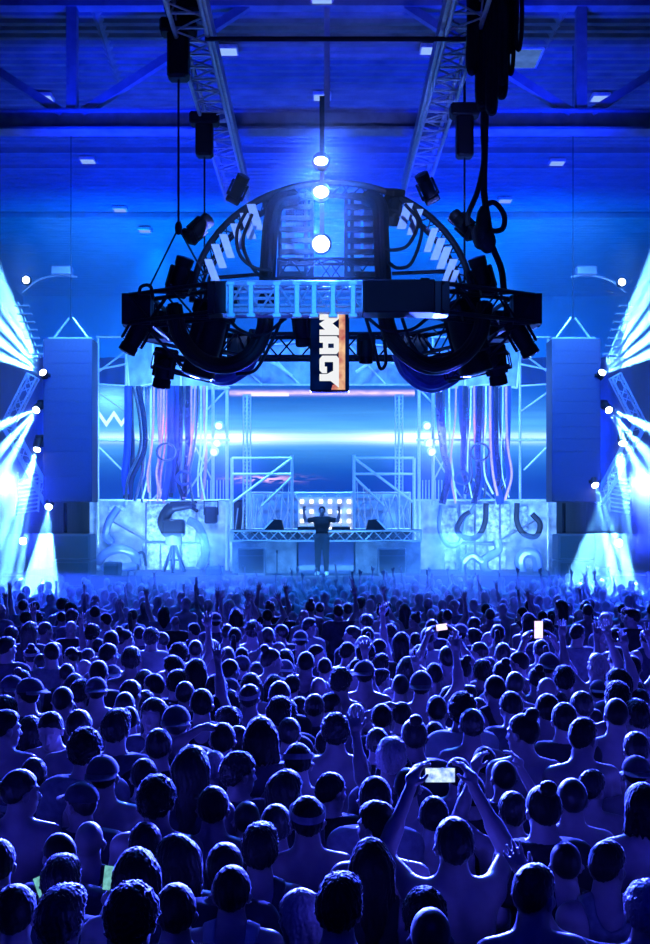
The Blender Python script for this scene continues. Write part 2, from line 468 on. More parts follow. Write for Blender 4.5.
def bounds_for(ps):
    lo, hi = np.array((-0.30, -0.22, -0.02)), np.array((0.30, 0.24, 1.80))
    for k in ('R', 'L'):
        if k in ps:
            for q in ('el', 'wr'):
                p = np.array(ps[k][q]); lo = np.minimum(lo, p - 0.09); hi = np.maximum(hi, p + 0.09)
            p = np.array(ps[k]['wr']) + unit(ps[k]['hd']) * 0.2
            lo = np.minimum(lo, p - 0.05); hi = np.maximum(hi, p + 0.05)
    hi[1] = max(hi[1], 0.33)
    return lo, hi

def body_mesh(pname, mat, h=None, coarse=False):
    ps = POSES[pname]; lo, hi = bounds_for(ps)
    fl = Field(lo, hi, h or VOX)
    put(fl, TORSO, 0.045); put(fl, legs_of(), 0.035); put(fl, feet_of(), 0.03)
    for sx, k in ((1, 'R'), (-1, 'L')):
        a = ps.get(k) or arm_default(sx)
        put(fl, arm_prims(sx, a), 0.028)
        if not coarse: hand(fl, a['wr'], a['hd'], a['pn'], sx, a['curl'], a['spread'])
        else:
            w = np.array(a['wr']); fl.cap(w, w + unit(a['hd']) * 0.14, 0.035, 0.03, 0.03)
    head(fl, ps['yaw'], ps['pitch'])
    return thin_out(surface(fl, 'body', [mat]), 0.38)

def wrinkle(fl, amp, s=1.0):
    X, Y, Z = fl.grid()
    fl.D += (amp * (np.sin(X * 31 * s + Z * 23 * s + 1.3) * np.sin(Y * 27 * s - Z * 17 * s) + 0.6 * np.sin(Z * 41 * s + X * 13 * s + 2 * np.sin(Y * 19 * s)))).astype(np.float32)

def tee_mesh(pname, mat):
    ps = POSES[pname]; lo, hi = bounds_for(ps); lo[2] = 0.84
    fl = Field(lo, (hi[0], 0.24, min(hi[2], 1.72)), 0.013)
    put(fl, TORSO, 0.05, 0.015)
    for sx, k in ((1, 'R'), (-1, 'L')):
        a = ps.get(k) or arm_default(sx); pr = arm_prims(sx, a)
        put(fl, pr[:1], 0.03, 0.014)
        s0, e0 = np.array(pr[1][1]), np.array(pr[1][2])
        fl.cap(s0, s0 + (e0 - s0) * 0.62, 0.07, 0.068, 0.03)
    wrinkle(fl, 0.0035)
    X, Y, Z = fl.grid()
    fl.D = np.maximum(fl.D, 0.87 - Z + 0.01 * np.sin(X * 9))
    neck = 0.074 - np.sqrt(X ** 2 + (Y + 0.012 - (Z - 1.48) * 0.2) ** 2) + np.zeros_like(Z)
    neck = np.where(Z > 1.455 - Y * 0.25, neck, -0.1)
    fl.D = np.maximum(fl.D, np.maximum(neck, Z - 1.515 - 0 * X)).astype(np.float32)
    return surface(fl, 't_shirt', [mat])

def tank_mesh(mat):
    fl = Field((-0.25, -0.19, 0.86), (0.25, 0.19, 1.56), 0.012)
    put(fl, TORSO, 0.05, 0.011)
    wrinkle(fl, 0.003)
    X, Y, Z = fl.grid()
    fl.D = np.maximum(fl.D, 0.885 - Z)
    for sx in (1, -1):
        fl.D = np.maximum(fl.D, 0.115 - np.sqrt(((X - 0.225 * sx) / 1.0) ** 2 + ((Z - 1.40) / 1.7) ** 2) + 0 * Y)
    fl.D = np.maximum(fl.D, np.where(Z > 1.30, 0.068 - np.sqrt(X ** 2 + ((Z - 1.50) / 1.6) ** 2) + 0 * Y, -0.1)).astype(np.float32)
    return surface(fl, 'tank_top', [mat])

def shorts_mesh(mat):
    fl = Field((-0.27, -0.2, 0.42), (0.27, 0.2, 1.06), 0.016)
    put(fl, TORSO[1:3], 0.04, 0.018)
    for sx in (1, -1): fl.cap((0.09 * sx, -0.01, 0.93), (0.112 * sx, 0.012, 0.50), 0.108, 0.088, 0.02)
    wrinkle(fl, 0.004)
    X, Y, Z = fl.grid()
    fl.D = np.maximum(np.maximum(fl.D, 0.54 - Z + 0 * X), Z - 0.995 + 0 * X).astype(np.float32)
    return surface(fl, 'shorts', [mat])

def trousers_mesh(mat):
    fl = Field((-0.27, -0.2, 0.05), (0.27, 0.2, 1.06), 0.016)
    put(fl, TORSO[1:3], 0.04, 0.016); put(fl, legs_of(), 0.03, 0.02)
    wrinkle(fl, 0.004)
    X, Y, Z = fl.grid()
    fl.D = np.maximum(np.maximum(fl.D, 0.075 - Z + 0 * X), Z - 0.995 + 0 * X).astype(np.float32)
    return surface(fl, 'trousers', [mat])

def shoes_mesh(mat):
    fl = Field((-0.21, -0.14, -0.02), (0.21, 0.22, 0.16), 0.008)
    for p in feet_of(): fl.cap(p[1], p[2], p[3], p[4], 0.03, 0.01)
    X, Y, Z = fl.grid(); fl.D = np.maximum(fl.D, Z - 0.105 + 0 * X).astype(np.float32)
    return surface(fl, 'shoes', [mat])

def hair_mesh(kind, mat, seed=0):
    """hair on a straight head; it is turned with the head about the neck"""
    rs = np.random.RandomState(seed)
    lo, hi = (-0.17, -0.25, 1.16 if kind in ('long', 'ponytail') else 1.5), (0.17, 0.17, 1.84)
    fl = Field(lo, hi, 0.006)
    big = {'buzz': 0.004, 'short': 0.010, 'messy': 0.016, 'curly': 0.022, 'long': 0.014, 'bun': 0.009, 'ponytail': 0.008, 'bob': 0.018, 'fade': 0.004}[kind]
    fl.ell((0, -0.011, 1.674), (0.0755 + big, 0.0965 + big, 0.0945 + big), 0.01)
    if kind == 'fade': fl.ell((0, 0.0, 1.715), (0.066, 0.094, 0.066), 0.02)
    if kind == 'messy': fl.ell((0.01, 0.03, 1.745), (0.07, 0.075, 0.045), 0.03)
    X, Y, Z = fl.grid()
    ph = rs.rand(8) * 6
    ang = np.arctan2(X, -(Y + 0.01) + 0 * Z)
    strand = np.sin(ang * 34 + ph[0] + 3 * np.sin(Z * 40 + ph[1])) * 0.5 + np.sin(ang * 19 + ph[2] + Z * 30) * 0.5
    lump = np.sin(X * 150 + ph[3] + 2 * np.sin(Z * 70)) * np.sin(Y * 140 + ph[4] + 2 * np.sin(X * 60)) * np.sin(Z * 155 + ph[5] + 2 * np.sin(Y * 65)) + 0.5 * np.sin(X * 260 + ph[6] + 2 * np.sin(Z * 120)) * np.sin(Y * 250 + Z * 110 + ph[7])
    amp = {'buzz': (0.0005, 0.0008), 'short': (0.0022, 0.003), 'messy': (0.005, 0.006), 'curly': (0.001, 0.009), 'long': (0.004, 0.003), 'bun': (0.002, 0.002), 'ponytail': (0.002, 0.002), 'bob': (0.003, 0.004), 'fade': (0.002, 0.004)}[kind]
    line = 1.657 + 0.84 * Y
    if kind in ('long', 'bob'):
        low = 1.28 if kind == 'long' else 1.52
        fl.cap((0, -0.062, 1.66), (0, -0.085, low + 0.03), 0.088, 0.062, 0.03)
        for sx in (1, -1): fl.cap((0.055 * sx, -0.045, 1.66), (0.078 * sx, -0.045, low + 0.02), 0.046, 0.04, 0.03)
        fl.D = np.maximum(fl.D, low - Z + 0.012 * np.sin(ang * 20))
        line = np.where(Y > 0.035, 1.685 + 0.3 * (Y - 0.035), low - 0.02) + 0 * Z
    if kind == 'bun': fl.ell((0, -0.075, 1.775), (0.043, 0.043, 0.04), 0.012)
    if kind == 'ponytail':
        line = np.where(Z < 1.60, np.where(Y < -0.085, 0, 3.0), 1.657 + 0.84 * Y)
        pts = [(0, -0.10, 1.70), (0, -0.15, 1.70), (0.005, -0.175, 1.62), (0.01, -0.165, 1.50), (0.0, -0.15, 1.36)]
        for i, (a, b) in enumerate(zip(pts, pts[1:])): fl.cap(a, b, (0.02, 0.027, 0.034, 0.03)[i], (0.027, 0.034, 0.03, 0.012)[i], 0.015)
    fl.D = (fl.D + amp[0] * strand + amp[1] * lump)
    face = np.minimum(Z - line, 1e3) + 0.004 * np.sin(X * 140) + 0 * X
    fl.D = np.maximum(fl.D, -face).astype(np.float32)
    # ears stay free on short cuts
    if kind not in ('long', 'bob'):
        for sx in (1, -1): fl.ell((0.085 * sx, 0.0, 1.632), (0.02, 0.03, 0.036), 0.004, sub=True)
    return thin_out(surface(fl, 'hair', [mat]), 0.5)

def cap_mesh(mat):
    fl = Field((-0.13, -0.14, 1.6), (0.13, 0.24, 1.82), 0.006)
    fl.ell((0, -0.008, 1.69), (0.092, 0.113, 0.095), 0.01)
    X, Y, Z = fl.grid(); fl.D = np.maximum(fl.D, 1.685 - Z + 0.06 * Y + 0 * X).astype(np.float32)
    fl.ell((0, -0.008, 1.783), (0.009, 0.009, 0.007), 0.004)
    return surface(fl, 'cap', [mat])
def brim_mesh(mat):
    b = MB(); n = 14; top = []; bot = []
    for i in range(n + 1):
        a = math.pi * i / n
        c, s_ = math.cos(a), math.sin(a)
        inner = Vector((0.088 * c, 0.055 + 0.05 * s_, 1.694)); outer = Vector((0.088 * c, 0.055 + 0.135 * s_, 1.694 - 0.012 * s_ - 0.018 * c * c))
        top += [inner + Vector((0, 0, 0.003)), outer + Vector((0, 0, 0.003))]; bot += [inner - Vector((0, 0, 0.003)), outer - Vector((0, 0, 0.003))]
    m = len(top); fs = []
    for i in range(n):
        q = 2 * i
        fs += [(q, q + 1, q + 3, q + 2), (m + q, m + q + 2, m + q + 3, m + q + 1), (q + 1, m + q + 1, m + q + 3, q + 3), (q, q + 2, m + q + 2, m + q)]
    b.add(top + bot, fs)
    me = bpy.data.meshes.new('brim'); me.from_pydata([tuple(v) for v in b.v], [], b.f); me.validate(); me.materials.append(mat); return me
def band_mesh(mat):
    b = MB()
    ring = [Vector((0.0865 * math.cos(a), -0.01 + 0.106 * math.sin(a), 1.70 + 0.02 * math.sin(a))) for a in [2 * math.pi * i / 28 for i in range(28)]]
    vs = []; fs = []
    for p in ring:
        o = Vector((p.x, p.y + 0.01, 0)).normalized()
        vs += [p + Vector((0, 0, -0.017)), p + Vector((0, 0, -0.017)) + o * 0.006, p + Vector((0, 0, 0.017)) + o * 0.004, p + Vector((0, 0, 0.017)) - o * 0.004]
    for i in range(28):
        j = (i + 1) % 28
        for k in range(4): fs.append((4 * i + k, 4 * i + (k + 1) % 4, 4 * j + (k + 1) % 4, 4 * j + k))
    b.add(vs, fs)
    me = bpy.data.meshes.new('headband'); me.from_pydata([tuple(v) for v in b.v], [], b.f); me.validate(); me.materials.append(mat); return me

SKIN = [pbr('skin_a', (0.30, 0.22, 0.25), 0.38, 0, 0.12, 12, spec=0.5, sheen=0.35), pbr('skin_b', (0.17, 0.12, 0.15), 0.38, 0, 0.12, 12, spec=0.5, sheen=0.35)]
HAIRM = [pbr('hair_dark', (0.006, 0.005, 0.008), 0.5, 0, 0.4, 60, spec=0.2, sheen=0.6, stretch=(1, 1, 0.2)), pbr('hair_brown', (0.015, 0.011, 0.016), 0.42, 0, 0.4, 60, spec=0.4, sheen=0.6, stretch=(1, 1, 0.2)),
         pbr('hair_fair', (0.35, 0.28, 0.33), 0.42, 0, 0.3, 60, spec=0.6, sheen=0.3, stretch=(1, 1, 0.2))]
CLOTH = {'black': pbr('cotton_black', (0.01, 0.01, 0.014), 0.85, 0, 0.3, 20, sheen=0.15), 'dark': pbr('cotton_dark', (0.035, 0.035, 0.06), 0.85, 0, 0.3, 20, sheen=0.2), 'grey': pbr('cotton_grey', (0.15, 0.15, 0.2), 0.85, 0, 0.25, 20),
         'pale': pbr('cotton_pale', (0.42, 0.42, 0.48), 0.85, 0, 0.15, 20)}
_cache = {}
def cached(key, fn):
    if key not in _cache: _cache[key] = fn()
    return _cache[key]
def mesh_with(me, mat):
    """the same shape in another cloth"""
    def mk():
        c = me.copy(); c.materials.clear(); c.materials.append(mat); return c
    return cached(('mw', me.name, mat.name), mk)

def make_person(x, y, height, yaw, pose, hair, top, topcol='dark', skin=0, hairm=0, hat=None, z=0.0, label='person', group=None, shoes=False, cat='person'):
    body = cached(('body', pose), lambda: body_mesh(pose, SKIN[0]))
    o = bpy.data.objects.new('person', mesh_with(body, SKIN[skin]) if skin else body); COL.objects.link(o)
    s = height / 1.766
    o.location = (x, y, z); o.rotation_euler = (0, 0, math.radians(yaw)); o.scale = (s, s, s)
    tag(o, label, cat, group)
    R = Matrix(rotm(POSES[pose]['yaw'], POSES[pose]['pitch']).tolist()).to_4x4()
    HM = Matrix.Translation(NECK.tolist()) @ R @ Matrix.Translation((-NECK).tolist())
    def child(name, me, mat4=None, parent=None):
        c = bpy.data.objects.new(name, me); COL.objects.link(c); c.parent = parent or o
        if mat4 is not None: c.matrix_basis = mat4
        return c
    if hair != 'bald':
        child('hair', mesh_with(cached(('hair', hair), lambda: hair_mesh(hair, HAIRM[0], len(hair) * 7)), HAIRM[hairm]), HM)
    if top == 'tee':
        child('t_shirt', mesh_with(cached(('tee', pose if ('R' in POSES[pose] or 'L' in POSES[pose]) else 'stand'), lambda: tee_mesh(pose, CLOTH['dark'])), CLOTH[topcol]))
    elif top == 'tank':
        child('tank_top', mesh_with(cached('tank', lambda: tank_mesh(CLOTH['dark'])), CLOTH[topcol]))
    if shoes: child('trousers', cached('trousers', lambda: trousers_mesh(CLOTH['black'])))
    else: child('shorts', mesh_with(cached('shorts', lambda: shorts_mesh(CLOTH['dark'])), CLOTH['black' if skin else 'dark']))
    if shoes: child('shoes', cached('shoes', lambda: shoes_mesh(M['white_steel'])))
    if hat in ('cap', 'cap_back'):
        HM2 = HM if hat == 'cap' else Matrix.Translation(NECK.tolist()) @ R @ Matrix.Rotation(math.pi, 4, 'Z') @ Matrix.Translation((-NECK).tolist()) @ Matrix.Translation((0, 0.024, 0))
        c = child('cap', cached('cap', lambda: cap_mesh(CLOTH['dark'])), HM2)
        child('brim', cached('brim', lambda: brim_mesh(CLOTH['grey'])), None, c)
    elif hat == 'band':
        child('headband', cached('band', lambda: band_mesh(CLOTH['grey'])), HM)
    return o
HAZE = 0.024; VEIL = 0.007; SMOKE = 0.07; PLUME = 0.06; PUFF = 0.05; BEAM_W = 160000.0; BACK_W = 80000.0; CLIP_W = 36000.0; SIDE_W = 50000.0; STAGE_W = 700.0; KEY_W = 4200.0; BOOTH_W = 80.0; AZURE_W = 26000.0; ROOF_W = 16000.0; FILL_W = 100.0; WORLD = 0.1; APRON_W = 2500.0; CROWD_W = 11000.0; PA_W = 42000.0
# ------------------------------------------------------------------ the hall
CEIL = 16.0; YB = 62.0; XW = 17.0; Y0 = -2.0
structure(MB().box((0, (Y0 + YB) / 2, -0.1), (2 * XW, YB - Y0, 0.2)).build('floor', M['floor'], smooth=False), 'dark concrete floor under the crowd', 'floor')
# corrugated roof sheet: trapezoid ribs running across the hall
b = MB(); prof = []; y = -2.0; pitch = 0.42
while y < YB + 0.3:
    prof += [(y, CEIL), (y + 0.16, CEIL), (y + 0.21, CEIL + 0.09), (y + 0.37, CEIL + 0.09)]; y += pitch
vs = [(x, yy, zz) for (yy, zz) in prof for x in (-XW, XW)]
fs = [(2 * i, 2 * i + 1, 2 * i + 3, 2 * i + 2) for i in range(len(prof) - 1)]
n0 = len(vs)
vs += [(-XW, -2.0, CEIL + 0.25), (XW, -2.0, CEIL + 0.25), (-XW, YB + .3, CEIL + 0.25), (XW, YB + .3, CEIL + 0.25)]
fs.append((n0, n0 + 2, n0 + 3, n0 + 1))
b.add(vs, fs)
structure(b.build('ceiling', M['deck'], smooth=False), 'corrugated steel roof deck over the hall', 'ceiling')
structure(MB().box((0, YB + 0.1, CEIL / 2), (2 * XW, 0.2, CEIL)).build('wall_back', M['wall'], smooth=False), 'plain wall at the far end of the hall', 'wall')
structure(MB().box((-XW - 0.1, (-2 + YB) / 2, CEIL / 2), (0.2, YB + 2, CEIL)).build('wall_left', M['wall'], smooth=False), 'plain wall on the left of the hall', 'wall')
structure(MB().box((XW + 0.1, (-2 + YB) / 2, CEIL / 2), (0.2, YB + 2, CEIL)).build('wall_right', M['wall'], smooth=False), 'plain wall on the right of the hall', 'wall')

# roof trusses: bottom chord with a wide flange, posts and diagonals
def roof_truss(Y, zb, label, mul=1.0, posts=(-6.2, 0.05, 6.28), web=0.25):
    t = thing('roof_truss', label, 'roof truss', (0, Y, zb)); t['kind'] = 'structure'
    b = MB(); b.box((0, Y, zb + 0.05), (2 * XW, 0.5, 0.06)); b.box((0, Y, zb + 0.3), (2 * XW, 0.05, 0.5)); b.box((0, Y, zb + 0.53), (2 * XW, 0.34, 0.05))
    b.build('bottom_chord', M['beam'], t, smooth=False)
    b = MB(); b.box((0, Y, CEIL - 0.12), (2 * XW, 0.35, 0.2)); b.build('top_chord', M['beam'], t, smooth=False)
    for i, x in enumerate(posts):
        w = web if abs(x) > 1 else 0.14
        MB().box((x, Y, (zb + CEIL) / 2 + 0.2), (w, w, CEIL - zb - 0.6)).build('post', M['beam'], t, smooth=False)
    for x in posts:
        if abs(x) < 1: continue
        for sx in (-1, 1):
            if abs(x + sx * 4.4) > XW: continue
            a, c = Vector((x + sx * 0.25, Y, zb + 0.5)), Vector((x + sx * 4.3, Y, CEIL - 0.15))
            d = c - a; ang = math.atan2(d.x, d.z)
            MB().box((a + c) / 2, (0.2, 0.2, d.length), Matrix.Rotation(ang, 3, 'Y')).build('diagonal', M['beam'], t, smooth=False)
    return t
roof_truss(27.0, 12.72, 'nearest steel roof truss crossing the hall above the rigging')
for k, (yy, zz) in enumerate(((34.2, 0.14), (37.6, 0.2), (39.4, 0.14), (45.5, 0.2))):
    o = MB().box((0, yy, CEIL - zz / 2), (2 * XW, 0.16, zz)).build('roof_purlin', M['beam'], smooth=False)
    structure(o, ORD[k] + ' thin steel purlin under the roof behind the nearest truss', 'roof purlin')
for (a, c) in (((90, -6, 26.8), (121, 86, 32.5)), ((572, -6, 26.8), (536, 62, 31))):
    p, q = P(*a), P(*c); d = q - p
    o = MB().tube([p, q], 0.14, 4).build('roof_brace', M['beam'], smooth=False)
    structure(o, 'sloping steel brace under the roof sheet, ' + ('left' if a[0] < 325 else 'right') + ' of the centre', 'roof brace')
o = MB().tube([P(205, 39, 20), P(466, 39, 20)], 0.045, 8).build('rigging_pipe', M['black_metal'])
tag(o, 'thin black pipe spanning between the two overhead ladder trusses', 'pipe')

# ceiling light fittings
fit = [(322, 2), (44, 97), (322, 96), (600, 97), (430, 49), (228, 50), (88, 160), (557, 162), (120, 209), (145, 230), (505, 200)]
where = ['at the very top centre of the picture', 'left of the tall roof post near the top left', 'on the centre line just above the roof chord', 'near the top right, beside the diagonal',
         'just left of the black cable bundle', 'beside the left ladder truss', 'on the left, just below the roof chord', 'on the right, just below the roof chord',
         'farther back left, above the hanging bridle', 'deepest one on the left, above the arch', 'deepest one on the right, beyond the cable knot']
M['fitting'] = pbr('white_fitting', (0.7, 0.7, 0.75), 0.5)
M['tube_light'] = glow('ceiling_tube_glow', (0.3, 0.5, 1.0), 1.0)
for (px, py), wh in zip(fit, where):
    Y = F * (CEIL - 0.1 - HC) / (HORIZON - py)
    p = P(px, py, Y)
    t = thing('ceiling_light', 'small oblong ceiling light ' + wh, 'ceiling light', p, 'ceiling lights under the roof')
    MB().box(p, (0.55, 0.5, 0.12), bev=0.02).build('housing', M['fitting'], t, smooth=False)
    MB().box(p + Vector((0, -0.02, -0.065)), (0.47, 0.42, 0.02)).build('diffuser', M['tube_light'], t, smooth=False)
# the translucent roof panel beside the cable bundle
p = P(521, 55, 30.4)
t = thing('roof_light_panel', 'larger pale roof panel glowing beside the black cable bundle', 'roof light', p)
MB().box(p + Vector((0, 0, -0.05)), (1.1, 1.3, 0.1)).build('frame', M['fitting'], t, smooth=False)
MB().box(p + Vector((0, 0, -0.11)), (0.95, 1.15, 0.03)).build('pane', glow('pale_pane', (0.12, 0.3, 1.0), 0.55, 0.3, 3), t, smooth=False)

# ------------------------------------------------------------------ trusses
def box_truss(A, B, w, h, r=0.025, rl=0.012, bay=None, up=Vector((0, 0, 1)), sides=(0, 1, 2, 3)):
    """four chords and zigzag lacing between A and B: (chords, lacing)"""
    A, B = Vector(A), Vector(B); d = (B - A); L = d.length; d.normalize()
    s = d.cross(up)
    s = s.normalized() if s.length > 1e-4 else Vector((1, 0, 0))
    u = s.cross(d).normalized()
    cr = [s * (sx * w / 2) + u * (sz * h / 2) for sx, sz in ((-1, -1), (1, -1), (1, 1), (-1, 1))]
    ch = MB(); la = MB()
    for c in cr: ch.tube([A + c, B + c], r, 8)
    n = max(2, round(L / (bay or max(w, h))))
    for k in sides:
        c0, c1 = cr[k], cr[(k + 1) % 4]
        for i in range(n):
            p, q = A + d * (L * i / n), A + d * (L * (i + 1) / n)
            if i % 2 == 0: la.tube([p + c0, q + c1], rl, 5)
            else: la.tube([p + c1, q + c0], rl, 5)
        for i in (0, n): la.tube([A + d * (L * i / n) + c0, A + d * (L * i / n) + c1], rl, 5)
    return ch, la

def truss(name, label, A, B, w, h, mat, cat='truss', group=None, **k):
    t = thing(name, label, cat, (Vector(A) + Vector(B)) / 2, group)
    ch, la = box_truss(A, B, w, h, **k)
    ch.build('chords', mat, t); la.build('lacing', mat, t)
    return t
M['ladder'] = pbr('ladder_truss_alu', (0.6, 0.62, 0.68), 0.4, 0.3, 0.15, 12)
for sx, nm in ((-1, 'left'), (1, 'right')):
    xa, xb = (-2.42, -2.42) if sx < 0 else (2.5, 2.42)
    t = truss('ladder_truss', nm + ' one of the two long overhead trusses running back above the ring', (xa, 17.6, 12.25), (xb, 30.2, 12.25), 0.58, 0.5, M['ladder'], group='two overhead ladder trusses', r=0.045, rl=0.02, bay=0.55)
    for i in range(22): MB().box((xa + (xb - xa) * i / 21, 18 + 12 * i / 21, 12.02), (0.5, 0.06, 0.03)).build('rung', M['ladder'], t, smooth=False)
    MB().box(((xa + xb) / 2 - sx * 0.33, 24.0, 12.2), (0.1, 12.0, 0.3)).build('side_rail', M['ladder'], t, smooth=False)
# ------------------------------------------------------------------ the flown ring with its arch
RG = 'black hanging fixtures of the flown ring'
ZR = 7.06
Vx = [(-1.78, 19.3), (-3.45, 20.3), (-3.35, 21.9), (-1.9, 24.4), (2.0, 24.4), (3.5, 21.9), (3.7, 20.3), (1.9, 19.3)]
t = thing('ring_truss', 'black lattice ring truss hanging above the crowd, arms reaching to both sides', 'truss', (0, 21.8, ZR))
for i in range(8):
    if i == 7: continue
    a, c = Vx[i], Vx[(i + 1) % 8]
    ch, la = box_truss((a[0], a[1], ZR), (c[0], c[1], ZR), 0.5, 0.5, r=0.042, rl=0.02, bay=0.45)
    seg = ch.build('truss_segment', M['black_metal'], t); la.build('lacing', M['black_metal'], seg)
for (x, y) in Vx: MB().box((x, y, ZR), (0.52, 0.46, 0.56)).build('corner_block', M['black_metal'], t, smooth=False)
for sx, xe in ((-1, -3.55), (1, 3.82)):
    MB().box((xe, 20.55, ZR + 0.02), (0.26, 0.9, 0.5), bev=0.04).build('end_box', M['black'], t, smooth=False)
    b = MB()
    for k in range(3):
        x = xe * 0.93 - sx * k * 0.28
        b.tube([(x, 20.7 + 0.2 * k, ZR - 0.3), (x - sx * 0.62, 21.2 + .2 * k, ZR - 0.95)], 0.03, 6)
    b.build('struts', M['black_metal'], t)
    ch, la = box_truss((xe * 0.93, 21.2, ZR - 0.75), (xe * 0.62, 21.6, ZR - 0.98), 0.3, 0.28, r=0.03, rl=0.014)
    s = ch.build('drop_truss', M['black_metal'], t); la.build('lacing', M['black_metal'], s)

# bright truss across the front with its clamps
A, B = P(228, 299.5, 18.9), P(362, 299.5, 18.9)
t = thing('front_truss', 'bright blue-lit aluminium truss across the front of the ring', 'truss', (A + B) / 2)
ch, la = box_truss(A, B, 0.45, 0.46, r=0.05, rl=0.02, bay=0.3); ch.build('chords', M['alu'], t); la.build('lacing', M['alu'], t)
b = MB()
for k in (-0.12, 0.0, 0.11): b.tube([A + Vector((0, -0.1, k)), B + Vector((0, -0.1, k))], 0.028, 7)
b.build('inner_tubes', M['alu'], t)
for px in (231, 251, 277, 297, 314, 333, 353):
    q = P(px, 299.5, 18.62)
    b = MB(); b.box(q, (0.09, 0.05, 0.58), bev=0.01)
    for zz in (-0.27, 0.27): b.box(q + Vector((0, 0.02, zz)), (0.15, 0.1, 0.07), bev=0.01)
    b.build('clamp', M['alu'], t, smooth=False)
q = P(398, 299, 18.9)
t = thing('dimmer_box', 'plain black box bolted beside the bright front truss', 'equipment box', q)
MB().box(q, (1.23, 0.55, 0.56), bev=0.02).build('case', M['black'], t, smooth=False)
b = MB()
for k in (-0.4, 0.4): b.tube([q + Vector((k, 0.05, 0.28)), q + Vector((k, 0.05, 0.36)), q + Vector((k + 0.14, 0.05, 0.36)), q + Vector((k + 0.14, 0.05, 0.28))], 0.015, 6)
b.build('handles', M['black_metal'], t)

# arch truss with white slats
YA = 20.6
def arch_pt(ang, rx, rz, y=YA, cx=332.0, base=302.0):
    c = P(cx, base, y); return c + Vector((rx * math.cos(ang), 0, rz * math.sin(ang)))
t = thing('arch_truss', 'black arched truss with white slats rising over the ring', 'truss', P(332, 302, YA))
ro, ri = (2.62, 2.24), (2.36, 1.97)
N = 40
for nm, (rx, rz), r, dy in (('outer_chord', ro, 0.062, 0), ('inner_chord', ri, 0.03, 0), ('rear_chord', (2.5, 2.1), 0.03, 0.3)):
    MB().tube([arch_pt(math.pi * i / N, rx, rz) + Vector((0, dy, 0)) for i in range(N + 1)], r, 8).build(nm, M['black_metal'], t)
b = MB()
for i in range(44):
    a0, a1 = math.pi * i / 44, math.pi * (i + 1) / 44
    p, q = (ro, ri) if i % 2 else (ri, ro)
    b.tube([arch_pt(a0, *p), arch_pt(a1, *q)], 0.014, 5)
    b.tube([arch_pt(a0, *ro), arch_pt(a1, 2.5, 2.1) + Vector((0, 0.3, 0))], 0.012, 5)
b.build('lacing', M['black_metal'], t)
sl = [(212, 270, 8, 22), (219, 256, 8, 24), (227, 246, 8, 24), (238, 236, 8, 25), (248, 226, 9, 26), (255, 217, 9, 26)]
sr = [(405, 216, 9, 26), (415, 222, 9, 26), (431, 240, 7, 24), (438, 249, 8, 22), (444, 258, 8, 22), (450, 270, 8, 22), (452, 280, 8, 20)]
for lst, sh in ((sl, -1), (sr, 1)):
    for (px, py, w, h) in lst:
        sk = 4 * sh * (-1)
        pts = [P(px + sk - w / 2, py - h / 2, YA - 0.16), P(px + sk + w / 2, py - h / 2, YA - 0.16), P(px - sk + w / 2, py + h / 2, YA - 0.16), P(px - sk - w / 2, py + h / 2, YA - 0.16)]
        if sh < 0:
            pts = [P(px - 4 - w / 2, py - h / 2, YA - 0.16), P(px - 4 + w / 2, py - h / 2, YA - 0.16), P(px + 4 + w / 2, py + h / 2, YA - 0.16), P(px + 4 - w / 2, py + h / 2, YA - 0.16)]
        else:
            pts = [P(px + 4 - w / 2, py - h / 2, YA - 0.16), P(px + 4 + w / 2, py - h / 2, YA - 0.16), P(px - 4 + w / 2, py + h / 2, YA - 0.16), P(px - 4 - w / 2, py + h / 2, YA - 0.16)]
        MB().prism(pts, (0, 0.025, 0)).build('slat', M['stripe'], t, smooth=False)
MB().tube([P(212, 278, YA), P(270, 273.5, YA)], 0.035, 8).build('tie_bar', M['black_metal'], t)
MB().tube([P(392, 273.5, YA), P(455, 271, YA)], 0.035, 8).build('tie_bar', M['black_metal'], t)

# grid of bars in the middle of the arch
q = P(329, 235, 20.95)
t = thing('bar_grid', 'dark grid of horizontal bars filling the middle of the arch', 'lighting frame', q)
for px in (280, 306, 312, 346, 352, 378): MB().box(P(px, 238, 20.95), (0.07, 0.08, 1.72)).build('upright', M['black_metal'], t, smooth=False)
for i in range(8):
    py = 196 + i * 11.2
    for (x0, x1) in ((280, 312), (346, 378)):
        MB().box(P((x0 + x1) / 2, py, 20.9), ((x1 - x0) * 20.9 / F, 0.08, 0.095)).build('bar', M['black_metal'], t, smooth=False)
for i in range(7):
    for px in (290, 300, 356, 368):
        if RND.random() < .75:
            MB().box(P(px, 201.5 + i * 11.2, 21.02), (0.17, 0.05, 0.09)).build('blinder_cell', M['stripe'], t, smooth=False)
A, B = P(278, 271, 20.9), P(384, 271, 20.9)
ch, la = box_truss(A, B, 0.4, 0.36, r=0.03, rl=0.014, bay=0.25); s = ch.build('lower_truss', M['black_metal'], t); la.build('lacing', M['black_metal'], s)

